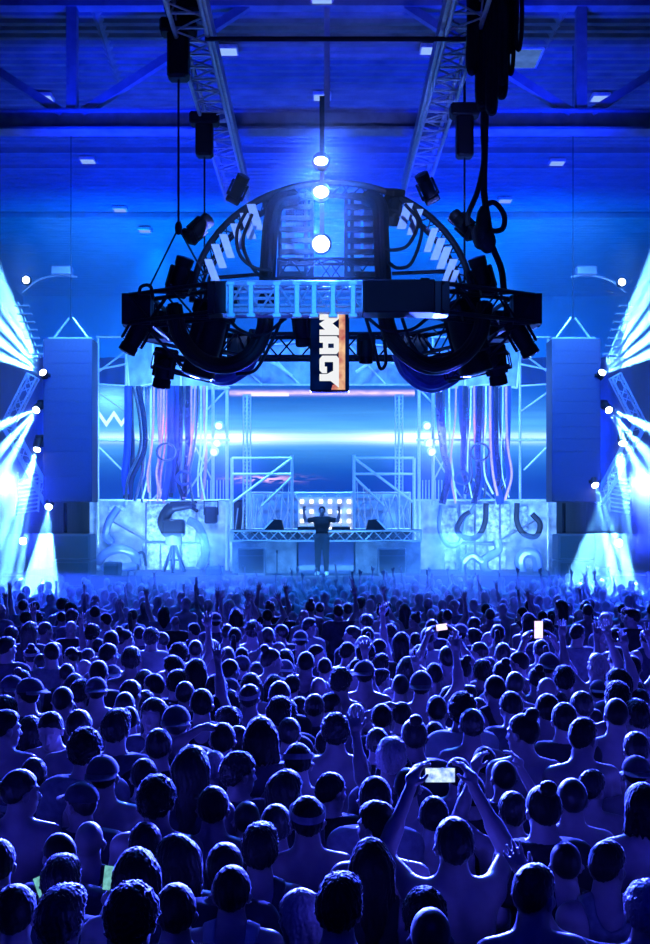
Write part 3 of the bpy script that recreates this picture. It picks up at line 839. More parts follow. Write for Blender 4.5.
# cable looms
def loom(pts, r, label, Y=None, mat='rubber', ribs=5):
    pp = [P(*p) for p in pts]
    t = thing('cable_loom', label, 'cable loom', pp[0])
    c = spline(pp, 10)
    MB().tube(c, r, 14).build('sleeve', M[mat], t)
    b = MB()
    for k in range(ribs):
        a = 2 * math.pi * k / ribs
        b.tube([p + Vector((math.cos(a) * r * 0.35, math.sin(a) * r * .5 - r * 0.55, math.sin(a) * r * 0.35)) for p in c], r * 0.5, 7)
    b.build('strands', M[mat], t)
    return t
L1 = [(296, 197, 20.5), (278, 203, 20.4), (271, 225, 20.3), (268, 265, 20.2), (266, 300, 20.2), (264, 330, 20.0), (250, 355, 19.9), (225, 366, 19.9), (198, 358, 19.9), (180, 335, 19.9), (174, 306, 19.9)]
R1 = [(366, 197, 20.5), (379, 205, 20.4), (381, 235, 20.3), (383, 275, 20.2), (385, 312, 20.2), (392, 338, 20.0), (408, 356, 19.9), (432, 367, 19.9), (460, 358, 19.9), (479, 335, 19.9), (485, 304, 19.9)]
loom(L1, 0.15, 'thick black cable loom looping down on the left of the arch')
loom(R1, 0.15, 'thick black cable loom looping down on the right of the arch')
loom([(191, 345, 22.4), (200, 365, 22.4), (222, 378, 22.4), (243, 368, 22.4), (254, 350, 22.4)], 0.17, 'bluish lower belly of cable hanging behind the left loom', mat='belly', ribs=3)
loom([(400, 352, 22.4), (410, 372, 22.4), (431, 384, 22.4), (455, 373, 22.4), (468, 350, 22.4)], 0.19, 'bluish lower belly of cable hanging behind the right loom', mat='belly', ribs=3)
cab = [([(247, 210), (237, 232), (240, 255), (255, 268), (272, 270)], 'left of the grid, upper inner curve'), ([(252, 214), (243, 240), (249, 262), (262, 277), (278, 279)], 'left of the grid, lower inner curve'),
       ([(414, 207), (422, 230), (412, 262), (398, 268), (388, 262)], 'right of the grid, long inner curve'), ([(405, 204), (418, 222), (408, 245), (392, 250), (384, 247)], 'right of the grid, short inner curve'),
       ([(226, 315), (240, 330), (262, 335), (286, 318)], 'sagging under the left end of the bright truss'), ([(282, 318), (270, 345), (255, 370), (236, 374)], 'trailing behind the left loom'),
       ([(368, 318), (385, 330), (410, 330), (428, 318)], 'sagging under the black box'), ([(366, 318), (374, 345), (380, 368), (386, 362), (384, 340)], 'small loop dangling right of the sign'),
       ([(402, 318), (412, 345), (428, 358), (452, 352)], 'inside the right loom'), ([(139, 297), (141, 287), (150, 286), (153, 297)], 'tiny arch over the left end box')]
for pts, wh in cab:
    o = MB().tube(spline([P(x, y, 19.75) for x, y in pts], 8), 0.032, 7).build('signal_cable', M['rubber']); tag(o, 'thin black cable ' + wh, 'cable')

# the sign with its sideways letters
YS = 19.1
c = P(329.6, 354, YS)
pw = YS / F
t = thing('hanging_sign', 'tall hanging sign with big sideways white letters and an orange edge', 'sign', c)
MB().box(c, (39 * pw, 0.22, 77 * pw), bev=0.02).build('case', M['black'], t, smooth=False)
def flat(name, polys, mat, y, par, d=0.02):
    b = MB()
    for pl in polys: b.prism([P(x, yy, YS) + Vector((0, y - YS, 0)) for x, yy in pl], (0, d, 0))
    return b.build(name, mat, par, smooth=False)
def sp(pts): return [(290 + x / 8.125, 310 + y / 8.125) for x, y in pts]
flat('face', [sp([(172, 48), (478, 48), (478, 655), (172, 655)])], glow('sign_dark_face', (0.0, 0.012, 0.12), 0.55, 0.6, 3), YS - 0.125, t)
M['sign_fire'] = glow('sign_orange_edge', (1.0, 0.62, 0.34), 0.95, scale=5, col2=(0.55, 0.12, 0.12))
flat('fiery_edge', [sp([(398, 48), (447, 48), (447, 655), (335, 655), (345, 618), (392, 600)])], M['sign_fire'], YS - 0.14, t)
M['sign_white'] = glow('sign_letters', (0.93, 0.95, 0.97), 0.95)
# M, A, C and Y lying on their sides, tops to the right
Mq = [[(240, 48), (397, 48), (397, 84), (345, 122), (397, 165), (397, 215), (240, 215), (240, 172), (285, 172), (240, 130), (240, 122), (285, 92), (240, 92)]]
Aq = [[(240, 225), (378, 225), (397, 245), (397, 345), (378, 368), (240, 368), (240, 322), (268, 322), (268, 276), (240, 276)]]
Cq = [[(240, 408), (262, 382), (378, 382), (397, 405), (397, 480), (350, 512), (350, 432), (282, 432), (282, 470), (300, 470), (300, 522), (262, 522), (240, 500)]]
Yq = [[(240, 530), (300, 530), (397, 478), (397, 640), (330, 585), (240, 585)]]
for nm, pl in (('letter', Mq), ('letter', Aq), ('letter', Cq), ('letter', Yq)):
    flat(nm, [sp(p) for p in pl], M['sign_white'], YS - 0.155, t)
flat('letter_counter', [sp([(310, 285), (355, 285), (355, 320), (310, 320)])], M['black'], YS - 0.16, t)

# hoists, chains, bridles
def hoist(px0, py0, px1, py1, Y, label, yb, bridle=None, barbox=None):
    c = P((px0 + px1) / 2, (py0 + py1) / 2, Y)
    t = thing('chain_hoist', label, 'hoist', c)
    w, h = (px1 - px0) * Y / F, (py1 - py0) * Y / F
    MB().box(c, (w, w * 0.9, h), bev=0.05).build('motor_body', M['black'], t, smooth=False)
    top = P((px0 + px1) / 2, py0, Y)
    MB().box(top + Vector((0, 0, 0.1)), (w * 1.7, w, 0.26), bev=0.04).build('head_block', M['black'], t, smooth=False)
    b = MB(); b.tube([top + Vector((0, 0, 0.2)), Vector((top.x, Y, 12.1))], 0.03, 6); b.build('hook_chain', M['black_metal'], t)
    p0 = P((px0 + px1) / 2, py1, Y); p1 = P((px0 + px1) / 2, yb, Y)
    MB().tube([p0, p1], 0.022, 6).build('lift_chain', M['black_metal'], t)
    MB().ball(p1, (0.07, 0.07, 0.13), 6).build('chain_hook', M['black'], t)
    if bridle:
        b = MB()
        for (x, y, yy) in bridle: b.tube([p1, P(x, y, yy)], 0.018, 6)
        b.build('bridle', M['black_metal'], t)
hoist(168, 33, 189, 80, 20.2, 'large black chain hoist at upper left with a wire bridle', 228, [(149, 288, 20.3), (204, 274, 20.5)])
hoist(196, 124, 213, 157, 24.0, 'smaller black chain hoist below the left ladder truss', 330)
hoist(456, 116, 473, 158, 22.3, 'black chain hoist beside the right cable bundle', 300)
q = P(186, 3, 20.0)
o = MB().box(q, (0.75, 0.5, 0.45), bev=0.04).build('junction_box', M['black'], smooth=False); tag(o, 'black junction box between the left ladder rails at the top edge', 'equipment box')

# bundle of cables at the top right
cx = [(474, 60), (479, 92), (484, 96), (489, 100), (494, 95), (499, 84), (504, 70), (508, 62), (513, 40), (516, 38)]
for i, (px, py) in enumerate(cx):
    Y = 19.6 + 0.12 * (i % 3)
    a = P(px, -30, Y); r = 0.075 if i < 7 else 0.04
    e = P(px, py, Y)
    nx = px + (5 if i % 2 else -4)
    pts = [a, P(px + 1, py * 0.5 - 10, Y), e, P((px + nx) / 2, py + 12, Y), P(nx, py, Y), P(nx + 1, py * 0.4, Y), P(nx, -30, Y)]
    o = MB().tube(spline(pts, 8), r, 8).build('hanging_cable', M['rubber'])
    tag(o, 'black cable hanging in a loop within the bundle at the top right', 'cable', 'looped cables of the top right bundle')
q = P(488, 25, 20.2)
o = MB().box(q, (0.5, 0.4, 1.3), bev=0.06).build('cable_basket', M['black'], smooth=False); tag(o, 'black cable basket behind the looped cables at the top right', 'cable basket')
dn = [([(484, 90), (483, 130), (484, 160), (478, 190), (468, 215), (468, 226)], 0.05, 'ending in a plug beside the arch'), ([(486, 92), (485, 140), (484, 190), (488, 220), (492, 245), (501, 268), (504, 290)], 0.06, 'running down to the right arm of the ring'),
      ([(485, 205), (495, 203), (504, 215), (503, 228), (494, 231), (484, 226), (474, 231), (478, 246), (487, 246)], 0.05, 'knotted in an open loop above the right arm')]
for pts, r, wh in dn:
    o = MB().tube(spline([P(x, y, 20.1) for x, y in pts], 8), r, 8).build('supply_cable', M['rubber']); tag(o, 'long black supply cable ' + wh, 'cable')
q = P(483, 228, 20.1)
o = MB().ball(q, (0.14, 0.12, 0.42), 8).ball(q + Vector((0.08, 0, -0.25)), (0.16, 0.12, 0.22), 8).build('cable_coupler', M['black']); tag(o, 'lumpy black cable coupler in the middle of the knotted cables', 'cable coupler')

# moving heads
def make_moving_head(name='moving_head_light'):
    t = thing(name, 'x', 'stage light')
    MB().box((0, 0, 0.29), (0.36, 0.32, 0.15), bev=0.03).build('base', M['black'], t, smooth=False)
    b = MB()
    for sx in (-1, 1): b.box((0.2 * sx, 0, 0.03), (0.05, 0.14, 0.42), bev=0.02)
    b.box((0, 0, 0.19), (0.44, 0.16, 0.06), bev=0.02)
    b.build('yoke', M['black'], t, smooth=False)
    hd = MB().lathe([(0.10, 0.24), (0.15, 0.2), (0.165, 0.0), (0.15, -0.2), (0.165, -0.22), (0.17, -0.36), (0.155, -0.365)], (0, 0, 0), (0, 0, 1), 14).build('head', M['black'], t)
    MB().lathe([(0.150, -0.340), (0.150, -0.372), (0.1, -0.385), (0.02, -0.39)], (0, 0, 0), (0, 0, 1), 14).build('lens', M['lens'], hd)
    b = MB()
    for k in range(4): b.box((0, 0, -0.02 - 0.05 * k), (0.345, 0.1, 0.014))
    b.build('fins', M['black_metal'], hd, smooth=False)
    return t
M['lens'] = pbr('fixture_lens', (0.05, 0.06, 0.1), 0.08, 0.0, 0.1, 4, coat=1.0)
proto = make_moving_head(); note_children()
mh = [  # x, y, depth, scale, tilt x, tilt z(roll), yaw, label
 (136, 335, 20.3, 1.0, 10, 28, 20, 'black moving head tilted outward under the left end of the ring'),
 (164, 368, 21.3, 1.05, 5, 15, -30, 'black moving head hanging lowest on the left of the ring'),
 (207, 340, 20.6, 1.9, 15, 5, 60, 'bulky black wash light inside the left loom'),
 (180, 277, 20.5, 1.0, 200, 10, 30, 'black spotlight standing on the left arm of the ring'),
 (238, 189, 20.9, 0.75, 215, 25, 10, 'small black lamp perched on the left shoulder of the arch'),
 (198, 229, 20.6, 0.85, 205, 40, 70, 'small black lamp clamped low on the left of the arch'),
 (522, 338, 20.3, 1.0, 10, -28, -20, 'black moving head tilted outward under the right end of the ring'),
 (496, 365, 21.3, 1.05, 5, -15, 30, 'black moving head hanging lowest on the right of the ring'),
 (467, 337, 20.6, 1.9, 15, -5, -60, 'bulky black wash light inside the right loom'),
 (482, 277, 20.5, 1.0, 200, -10, -30, 'black spotlight standing on the right arm of the ring'),
 (427, 188, 20.9, 0.8, 215, -25, -10, 'small black lamp perched on the right shoulder of the arch'),
 (464, 225, 20.6, 0.85, 205, -40, -70, 'small black lamp clamped low on the right of the arch'),
 (393, 207, 20.7, 0.9, 20, -10, 40, 'black lamp tucked under the arch right of the grid'),
 (272, 212, 20.9, 0.8, 20, 10, -40, 'black lamp tucked under the arch left of the grid'),
 (302, 328, 20.4, 0.9, 20, 10, -40, 'black lamp hanging just left of the lettered sign'),
 (256, 345, 23.8, 0.9, 12, 4, 20, 'black lamp on the rear of the ring, left of the sign'),
 (366, 348, 23.8, 0.9, 12, -4, 20, 'black lamp on the rear of the ring, right of the sign'),
 (150, 262, 20.9, 0.01, 0, 0, 0, '')]
first = True
for (px, py, Y, s, tx, rz, yw, lb) in mh:
    if not lb: continue
    o = proto if first else copy_tree(proto); first = False
    o.location = P(px, py, Y); o.scale = (s, s, s)
    o.rotation_euler = (math.radians(tx), math.radians(rz), math.radians(yw)); o['label'] = lb; o['group'] = RG

# three white lamps one above the other on the centre mast
M['mast'] = M['black_metal']
t = thing('lamp_mast', 'thin centre mast carrying the three white lamps', 'mast', P(322, 200, 20.3))
MB().box(P(322, 175, 20.4), (0.09, 0.09, 2.9)).build('mast_tube', M['black_metal'], t, smooth=False)
M['lamp_white'] = glow('lamp_face', (0.75, 0.88, 1.0), 30)
for (px, py, rx, rz, lb) in ((321, 161, 0.12, 0.075, 'top'), (321, 192, 0.135, 0.105, 'middle'), (321, 244, 0.15, 0.15, 'lowest')):
    c = P(px, py, 20.05)
    t = thing('white_lamp', 'glaring white lamp, the ' + lb + ' of the three on the centre mast', 'lamp', c, 'three white lamps on the mast')
    MB().lathe([(0.05, 0.3), (0.14, 0.22), (rx + 0.04, 0.05), (rx + 0.05, 0.0)], c, (0, 1, 0), 18).build('housing', M['black'], t)
    me = MB(); me.ball(c, (rx, 0.03, rz), 9); me.build('lens', M['lamp_white'], t)
# ------------------------------------------------------------------ the stage
ZS = 1.75
st = MB(); st.box((0, 33.0, ZS / 2), (17.5, 7.0, ZS)); o = st.build('stage_deck', M['stage'], smooth=False); tag(o, 'black stage deck behind the crowd', 'stage')
b = MB(); nf = 160
for i in range(nf + 1):
    x = -XW + 2 * XW * i / nf
    b.v += [(x, 40 + 0.12 * math.sin(i * 1.7), ZS * 0), (x, 40 + 0.12 * math.sin(i * 1.7), 9.2)]
b.f = [(2 * i, 2 * i + 2, 2 * i + 3, 2 * i + 1) for i in range(nf)]
o = b.build('backdrop_curtain', M['drape']); tag(o, 'dark pleated curtain closing off the hall behind the stage', 'curtain')
sol = o.modifiers.new('thick', 'SOLIDIFY'); sol.thickness = 0.02

# --- LED wall: the picture it shows is given off by its face
def math_chain(nt):
    def val(v): return v if not isinstance(v, (int, float)) else None
    def op(kind, a, b2=None):
        n = nt.nodes.new('ShaderNodeMath'); n.operation = kind
        for i, q in enumerate((a, b2)):
            if q is None: continue
            if isinstance(q, (int, float)): n.inputs[i].default_value = q
            else: nt.links.new(q, n.inputs[i])
        return n.outputs[0]
    return op
YL = 35.0; pl = YL / F
m, nt, out = nodes_of('led_picture')
op = math_chain(nt)
tc = nt.nodes.new('ShaderNodeTexCoord'); sx = nt.nodes.new('ShaderNodeSeparateXYZ'); nt.links.new(tc.outputs['Object'], sx.inputs[0])
X, Z = sx.outputs['X'], sx.outputs['Z']          # metres from the middle of the wall
def zpy(py): return (442.5 - py) * pl
def xpx(px): return (px - 322.0) * pl
def gauss(c, w, v): return op('POWER', 2.718, op('MULTIPLY', op('POWER', op('ABSOLUTE', op('DIVIDE', op('SUBTRACT', v, c), w)), 2.0), -1.0))
def noise(scale, stretch, detail=4):
    mp = nt.nodes.new('ShaderNodeMapping'); mp.inputs['Scale'].default_value = stretch
    n = nt.nodes.new('ShaderNodeTexNoise'); n.inputs['Scale'].default_value = scale; n.inputs['Detail'].default_value = detail
    nt.links.new(tc.outputs['Object'], mp.inputs[0]); nt.links.new(mp.outputs[0], n.inputs['Vector']); return n.outputs['Fac']
streak = noise(1.0, (0.25, 1, 9.0))
ax = op('ABSOLUTE', X)
flank = op('ADD', 0.55, op('MULTIPLY', gauss(2.9, 1.5, ax), 0.8))
core = op('MULTIPLY', op('MULTIPLY', gauss(zpy(438), 0.16, Z), flank), op('ADD', 0.5, streak))
band = op('MULTIPLY', gauss(zpy(432), 0.72, Z), op('ADD', 0.35, op('MULTIPLY', streak, 0.9)))
low = gauss(zpy(487), 0.55, Z)
pn = noise(2.2, (1, 1, 5.0))
pinkn = op('MULTIPLY', op('GREATER_THAN', pn, 0.5), 1.0)
pink1 = op('MULTIPLY', op('MULTIPLY', gauss(zpy(393), 0.07, Z), op('LESS_THAN', ax, 2.95)), op('MULTIPLY', pn, 1.6))
pink2 = op('MULTIPLY', op('MULTIPLY', gauss(zpy(479), 0.10, Z), gauss(xpx(262), 0.95, X)), pinkn)
teal = op('MULTIPLY', op('MULTIPLY', gauss(zpy(400), 0.38, Z), gauss(xpx(112), 0.65, X)), op('ADD', 0.5, pn))
saw = op('ABSOLUTE', op('SUBTRACT', op('FRACT', op('MULTIPLY', op('SUBTRACT', X, xpx(99)), 2.1)), 0.5))
zig = op('MULTIPLY', op('LESS_THAN', op('ABSOLUTE', op('SUBTRACT', op('SUBTRACT', Z, zpy(419)), op('SUBTRACT', op('MULTIPLY', saw, 0.7), 0.17))), 0.09), op('MULTIPLY', op('GREATER_THAN', X, xpx(97)), op('LESS_THAN', X, xpx(132))))
def rgb(terms):
    o3 = []
    for ch in range(3):
        s = None
        for f_, c in terms:
            q = op('MULTIPLY', f_, c[ch]) if not isinstance(f_, (int, float)) else f_ * c[ch]
            s = q if s is None else op('ADD', s, q)
        o3.append(s)
    n = nt.nodes.new('ShaderNodeCombineXYZ')
    for i in range(3):
        if isinstance(o3[i], (int, float)): n.inputs[i].default_value = o3[i]
        else: nt.links.new(o3[i], n.inputs[i])
    return n.outputs[0]
one = op('ADD', 0.0, 1.0)
col = rgb([(one, (0.0, 0.10, 0.62)), (band, (0.14, 0.55, 0.8)), (core, (1.2, 1.35, 1.4)), (low, (0.0, -0.05, -0.1)), (pink1, (1.3, 0.8, 1.0)), (pink2, (1.3, 0.7, 0.7)), (teal, (0.3, 1.0, 0.7)), (zig, (0.8, 0.9, 0.9))])
e = nt.nodes.new('ShaderNodeEmission'); nt.links.new(col, e.inputs['Color']); e.inputs['Strength'].default_value = 1.0
nt.links.new(e.outputs[0], out.inputs['Surface'])
c = P(322, 442.5, YL)
t = thing('led_wall', 'wide video wall across the stage showing a white horizontal streak', 'video screen', c)
MB().box(c + Vector((0, 0.12, 0)), (460 * pl, 0.2, 118 * pl)).build('cabinet', M['black'], t, smooth=False)
MB().box(c, (456 * pl, 0.02, 115 * pl)).build('screen_face', m, t, smooth=False)
# the object space of the face starts at the thing itself, so its picture is centred

# --- scaffold towers in front of the wall, left and right
YT = 33.0; pt = YT / F
M['steel'] = pbr('scaffold_steel', (0.75, 0.77, 0.8), 0.35, 0.5, 0.1, 20)
def xm(px, sd): return px if sd < 0 else 646 - px        # the right tower mirrors the left one
for sd, nm in ((-1, 'left'), (1, 'right')):
    X_ = lambda px: xm(px, sd)
    t = thing('scaffold_tower', 'white steel scaffold tower on the ' + nm + ' of the stage, hung with cables', 'scaffold', P(X_(160), 575, YT))
    for px in (98, 126, 150, 181, 213, 227):
        MB().cyl(P(X_(px), 336 if px != 150 else 388, YT), P(X_(px), 575 if px in (98, 227) else 505, YT), 0.05 if px in (213, 227) else 0.04, 8).build('upright', M['steel'], t)
    for (x0, y0, x1, y1) in ((96, 440, 230, 440), (96, 337, 215, 337), (96, 370, 126, 364), (96, 384, 126, 386), (96, 500, 230, 500), (215, 388, 230, 388), (181, 354, 228, 378)):
        MB().cyl(P(X_(x0), y0, YT - 0.06), P(X_(x1), y1, YT - 0.06), 0.045 if y0 == 440 else 0.03, 7).build('ledger', M['steel'], t)
    for (x0, y0, x1, y1) in ((97, 445, 122, 470), (98, 392, 126, 412), (192, 440, 212, 480), (228, 388, 205, 412), (152, 500, 182, 470), (183, 500, 212, 455), (98, 372, 125, 352)):
        MB().cyl(P(X_(x0), y0, YT + 0.1), P(X_(x1), y1, YT + 0.1), 0.03, 6).build('brace', M['steel'], t)
    b = MB()
    for k in range(8): b.cyl(P(X_(201 + 3.2 * k), 480, YT - 0.1), P(X_(201 + 3.2 * k), 500, YT - 0.1), 0.016, 5)
    b.build('railing', M['steel'], t)
    # header boxes with bent faces
    hb = thing('header_box', 'pale faceted header box above the ' + nm + ' cable curtain', 'scenic box', P(X_(155), 362, YT))
    def quad(pts, name='panel', mat='header', d=0.12):
        MB().prism([P(X_(x), y, yy) for x, y, yy in pts], (0, d, 0)).build(name, M[mat], hb, smooth=False)
    quad([(126, 338, 33.2), (152, 336, 32.6), (152, 384, 32.4), (130, 388, 33.0)])
    quad([(153, 336, 32.6), (181, 340, 33.1), (180, 388, 33.0), (153, 384, 32.4)])
    quad([(182, 342, 33.2), (227, 352, 33.4), (227, 390, 33.4), (182, 388, 33.1)])
    b = MB()
    for (x0, y0, a0), (x1, y1, a1) in (((129, 388, 32.95), (153, 384, 32.35)), ((153, 384, 32.35), (181, 388, 32.95)), ((181, 388, 32.95), (181, 338, 33.0)), ((153, 384, 32.35), (153, 336, 32.5)), ((129, 388, 32.95), (125, 338, 33.1)), ((181, 350, 33.0), (222, 385, 33.3)), ((182, 366, 33.0), (222, 360, 33.3))):
        b.cyl(P(X_(x0), y0, a0), P(X_(x1), y1, a1), 0.035, 6)
    b.build('edge_tubes', M['white_steel'], hb)
    # cables
    r2 = random.Random(11 + sd)
    kinds = [('blue_hose', 'blue'), ('pale_hose', 'pale'), ('dark_hose', 'dark glossy'), ('pink_lit', 'pink'), ('chrome', 'shiny silver')]
    spots = [128, 131, 134, 138, 141, 144, 147, 151, 154, 158, 161, 164, 167, 171, 175, 178, 181, 184, 188, 191, 195, 198, 201, 204, 207]
    if sd > 0: spots = [137, 140, 143, 147, 150, 153, 156, 160, 163, 166, 169, 172, 175, 178, 181, 185, 190, 197, 202, 207]
    for i, px in enumerate(spots):
        kd, cn = kinds[(i * 2 + (i // 3)) % 5] if sd < 0 else kinds[(i * 3) % 5]
        if sd < 0 and px in (158, 164, 191, 195): kd, cn = kinds[3]
        yy = 32.5 + r2.uniform(-0.25, 0.3); bend = r2.uniform(-5, 5)
        pts = [(px, 386), (px + bend * 0.2, 420), (px + bend, 450), (px + bend * 1.6 - 2, 475), (px + bend * 0.6 + r2.uniform(-9, 5), r2.uniform(492, 504))]
        if px in (134, 138) and sd < 0: pts = [(px, 386), (px + 6, 420), (px + 6, 450), (px - 6, 478), (px - 8, 500)]
        rr = {'blue_hose': 0.1, 'pale_hose': 0.028, 'dark_hose': 0.085, 'chrome': 0.04, 'pink_lit': 0.04}[kd] * r2.uniform(0.7, 1.2)
        o = MB().tube(spline([P(X_(x), y, yy) for x, y in pts], 7), rr, 8).build('hanging_hose', M[kd])
        tag(o, cn + ' hose hanging in the ' + nm + ' cable curtain under the header box', 'hose', cn + ' hoses of the ' + nm + ' cable curtain')
    for k, (c0, rad) in enumerate((((166, 452), 9), ((184, 478), 7))):
        o = MB().tube([P(X_(c0[0]), c0[1], 32.2) + Vector((rad * .03 * math.cos(a), 0, rad * 0.028 * math.sin(a))) for a in [2 * math.pi * i / 24 for i in range(24)]], 0.035, 7, closed=True).build('hose_coil', M['blue_hose'] if k else M['chrome'])
        tag(o, ('larger shiny' if k == 0 else 'smaller blue') + ' hose coil hooked on the ' + nm + ' cable curtain', 'hose coil')
    # small lamps clipped to the bright upright
    for k, (px, py) in enumerate(((217, 443), (214, 452), (219, 426))):
        q = P(X_(px), py, 32.7)
        o = thing('clip_lamp', ('upper', 'lower', 'topmost')[k] + ' clip lamp on the bright inner upright of the ' + nm + ' tower', 'lamp', q)
        MB().lathe([(0.05, 0.2), (0.11, 0.14), (0.14, 0), (0.12, -0.01)], q, (0.3 * -sd, 1, 0.4), 12).build('shade', M['white_steel'], o)
        MB().ball(q, 0.09, 6).build('bulb', M['fixture_white'] if 'fixture_white' in M else M.setdefault('fixture_white', glow('small_lamp_glow', (0.8, 0.93, 1.0), 3.0)), o)

    # painted wall under the tower
    sw = thing('scenic_wall', 'pale painted scenic wall under the ' + nm + ' tower, patched with metal sheets', 'scenic wall', P(X_(160), 575, 33.6))
    MB().box(P(X_(161), 540, 33.7), (142 * 33.7 / F, 0.1, 78 * 33.7 / F)).build('board', M['scenic'], sw, smooth=False)
    sheets = [(146, 504, 171, 541), (172, 504, 196, 542), (197, 504, 214, 523), (142, 543, 160, 570), (161, 543, 180, 571), (182, 544, 198, 568), (108, 505, 126, 512), (199, 545, 210, 568)]
    if sd > 0: sheets = [(136, 504, 160, 542), (162, 504, 186, 542), (140, 545, 158, 571), (160, 545, 186, 571), (188, 508, 206, 545), (118, 506, 132, 530), (190, 548, 202, 570)]
    for k, (x0, y0, x1, y1) in enumerate(sheets):
        q = (P(X_(x0), y0, 33.5) + P(X_(x1), y1, 33.5)) / 2
        MB().box(q, (abs(x1 - x0) * 33.5 / F, 0.06, (y1 - y0) * 33.5 / F), Matrix.Rotation(0.04 * math.sin(k * 3), 3, 'Y'), bev=0.02).build('sheet', M['patch'], sw, smooth=False)
    b = MB()
    for (x0, y0, x1, y1) in ((146, 503, 146, 571), (171, 503, 171, 571), (146, 542, 200, 543), (110, 520, 145, 540), (180, 545, 180, 571)):
        b.cyl(P(X_(x0), y0, 33.4), P(X_(x1), y1, 33.4), 0.03, 6)
    b.build('battens', M['grey'], sw)
# big curved pipe and coils before the left wall; wavy pipes before the right wall
def pipe(name, pts, r, mat, label, cat='pipe', n=9):
    o = MB().tube(spline([P(*p) for p in pts], 9), r, n).build(name, M[mat]); return tag(o, label, cat)
M['blue_pipe'] = pbr('blue_lacquered_pipe', (0.12, 0.16, 0.4), 0.3, 0.0, 0.3, 3, coat=0.6)
pipe('curved_pipe', [(188, 520, 32.6), (198, 526, 32.6), (204, 540, 32.6), (205, 556, 32.6), (200, 568, 32.6)], 0.13, 'blue_pipe', 'big quarter-circle pipe standing right of the robot arm')
pipe('coiled_tube', [(98, 562, 32.7), (106, 553, 32.5), (120, 549, 32.4), (133, 554, 32.5), (136, 564, 32.7), (124, 568, 32.5), (110, 566, 32.5), (103, 570, 32.5)], 0.14, 'blue_pipe', 'fat coiled tube at the foot of the left scenic wall', 'tube')
pipe('coiled_tube', [(118, 508, 32.9), (109, 522, 32.8), (106, 536, 32.8), (112, 544, 32.8)], 0.12, 'blue_pipe', 'bent blue tube on the left scenic wall above the coil', 'tube')
pipe('loop_cable', [(138, 570, 32.6), (137, 556, 32.6), (143, 553, 32.6), (146, 566, 32.6)], 0.045, 'rubber', 'small dark cable loop on the lower left scenic wall', 'cable')
pipe('loop_cable', [(486, 503, 32.6), (485, 522, 32.6), (478, 536, 32.6), (466, 538, 32.6), (457, 530, 32.6), (462, 518, 32.6), (470, 512, 32.6)], 0.085, 'rubber', 'dark hose sagging in a wide loop on the right scenic wall', 'cable')
pipe('loop_cable', [(517, 503, 32.6), (517, 522, 32.6), (524, 534, 32.6), (536, 536, 32.6), (540, 524, 32.6), (532, 514, 32.6)], 0.085, 'rubber', 'dark hose hooked at the outer end of the right scenic wall', 'cable')
pipe('loop_cable', [(441, 505, 32.6), (439, 528, 32.6), (446, 544, 32.6), (456, 546, 32.6), (462, 536, 32.6), (466, 520, 32.6), (475, 505, 32.6)], 0.06, 'blue_pipe', 'blue cable drooping at the inner end of the right scenic wall', 'cable')
pipe('bent_pipe', [(497, 540, 32.3), (498, 550, 32.3), (490, 556, 32.3), (484, 560, 32.3), (484, 568, 32.3), (489, 574, 32.3)], 0.13, 'blue_pipe', 'thick blue elbow pipe low on the right scenic wall')
pipe('bent_pipe', [(463, 574, 32.2), (464, 562, 32.2), (472, 556, 32.2), (482, 562, 32.2)], 0.11, 'blue_pipe', 'pale curved pipe at the foot of the right scenic wall')
pipe('bent_pipe', [(522, 574, 32.2), (520, 560, 32.2), (526, 553, 32.2), (536, 556, 32.2), (539, 572, 32.2)], 0.16, 'blue_pipe', 'fat blue pipe bow at the outer right foot of the stage')

# robot arm on a tripod
q = P(172, 575, 31.6); Yr = 31.6
t = thing('robot_arm', 'dark jointed robot arm on a tripod before the left scenic wall', 'robot arm', q)
MB().tube([P(174, 545, Yr), P(173, 520, Yr)], 0.24, 10).build('column', M['grey'], t)
MB().box(P(174, 528, Yr), (0.62, 0.5, 0.5), bev=0.06).build('motor', M['black_metal'], t, smooth=False)
MB().tube(spline([P(167, 532, Yr), P(163, 522, Yr), P(167, 512, Yr), P(172, 507, Yr)], 6), 0.17, 10).build('upper_arm', M['black_metal'], t)
MB().tube([P(172, 507, Yr), P(190, 505, Yr - 0.2), P(194, 507, Yr - 0.3)], [0.16, 0.11, 0.09], 10).build('forearm', M['black_metal'], t)
b = MB(); b.cyl(P(190, 506, Yr - 0.2), P(197, 511, Yr - 0.4), 0.05, 6); b.cyl(P(190, 506, Yr - .2), P(196, 502, Yr - .4), 0.05, 6); b.build('gripper', M['black_metal'], t)
for (x, dy) in ((163, 0.2), (185, 0.2), (173, -0.5)):
    MB().cyl(P(174, 543, Yr), P(x, 573, Yr + dy), 0.055, 7).build('leg', M['black_metal'], t)
b = MB(); b.cyl(P(168, 560, Yr + 0.1), P(180, 560, Yr + 0.1), 0.035, 6); b.build('spreader', M['black_metal'], t)
q = P(211, 515, 32.0)
t = thing('hanging_lamp_box', 'dark box lamp hanging right of the robot arm', 'lamp', q)
MB().box(q, (0.36, 0.3, 0.5), bev=0.04).build('case', M['black_metal'], t, smooth=False)
MB().tube([q + Vector((-0.2, 0, 0)), q + Vector((-0.2, 0, 0.4)), q + Vector((0.2, 0, 0.4)), q + Vector((0.2, 0, 0))], 0.025, 6).build('bracket', M['black_metal'], t)

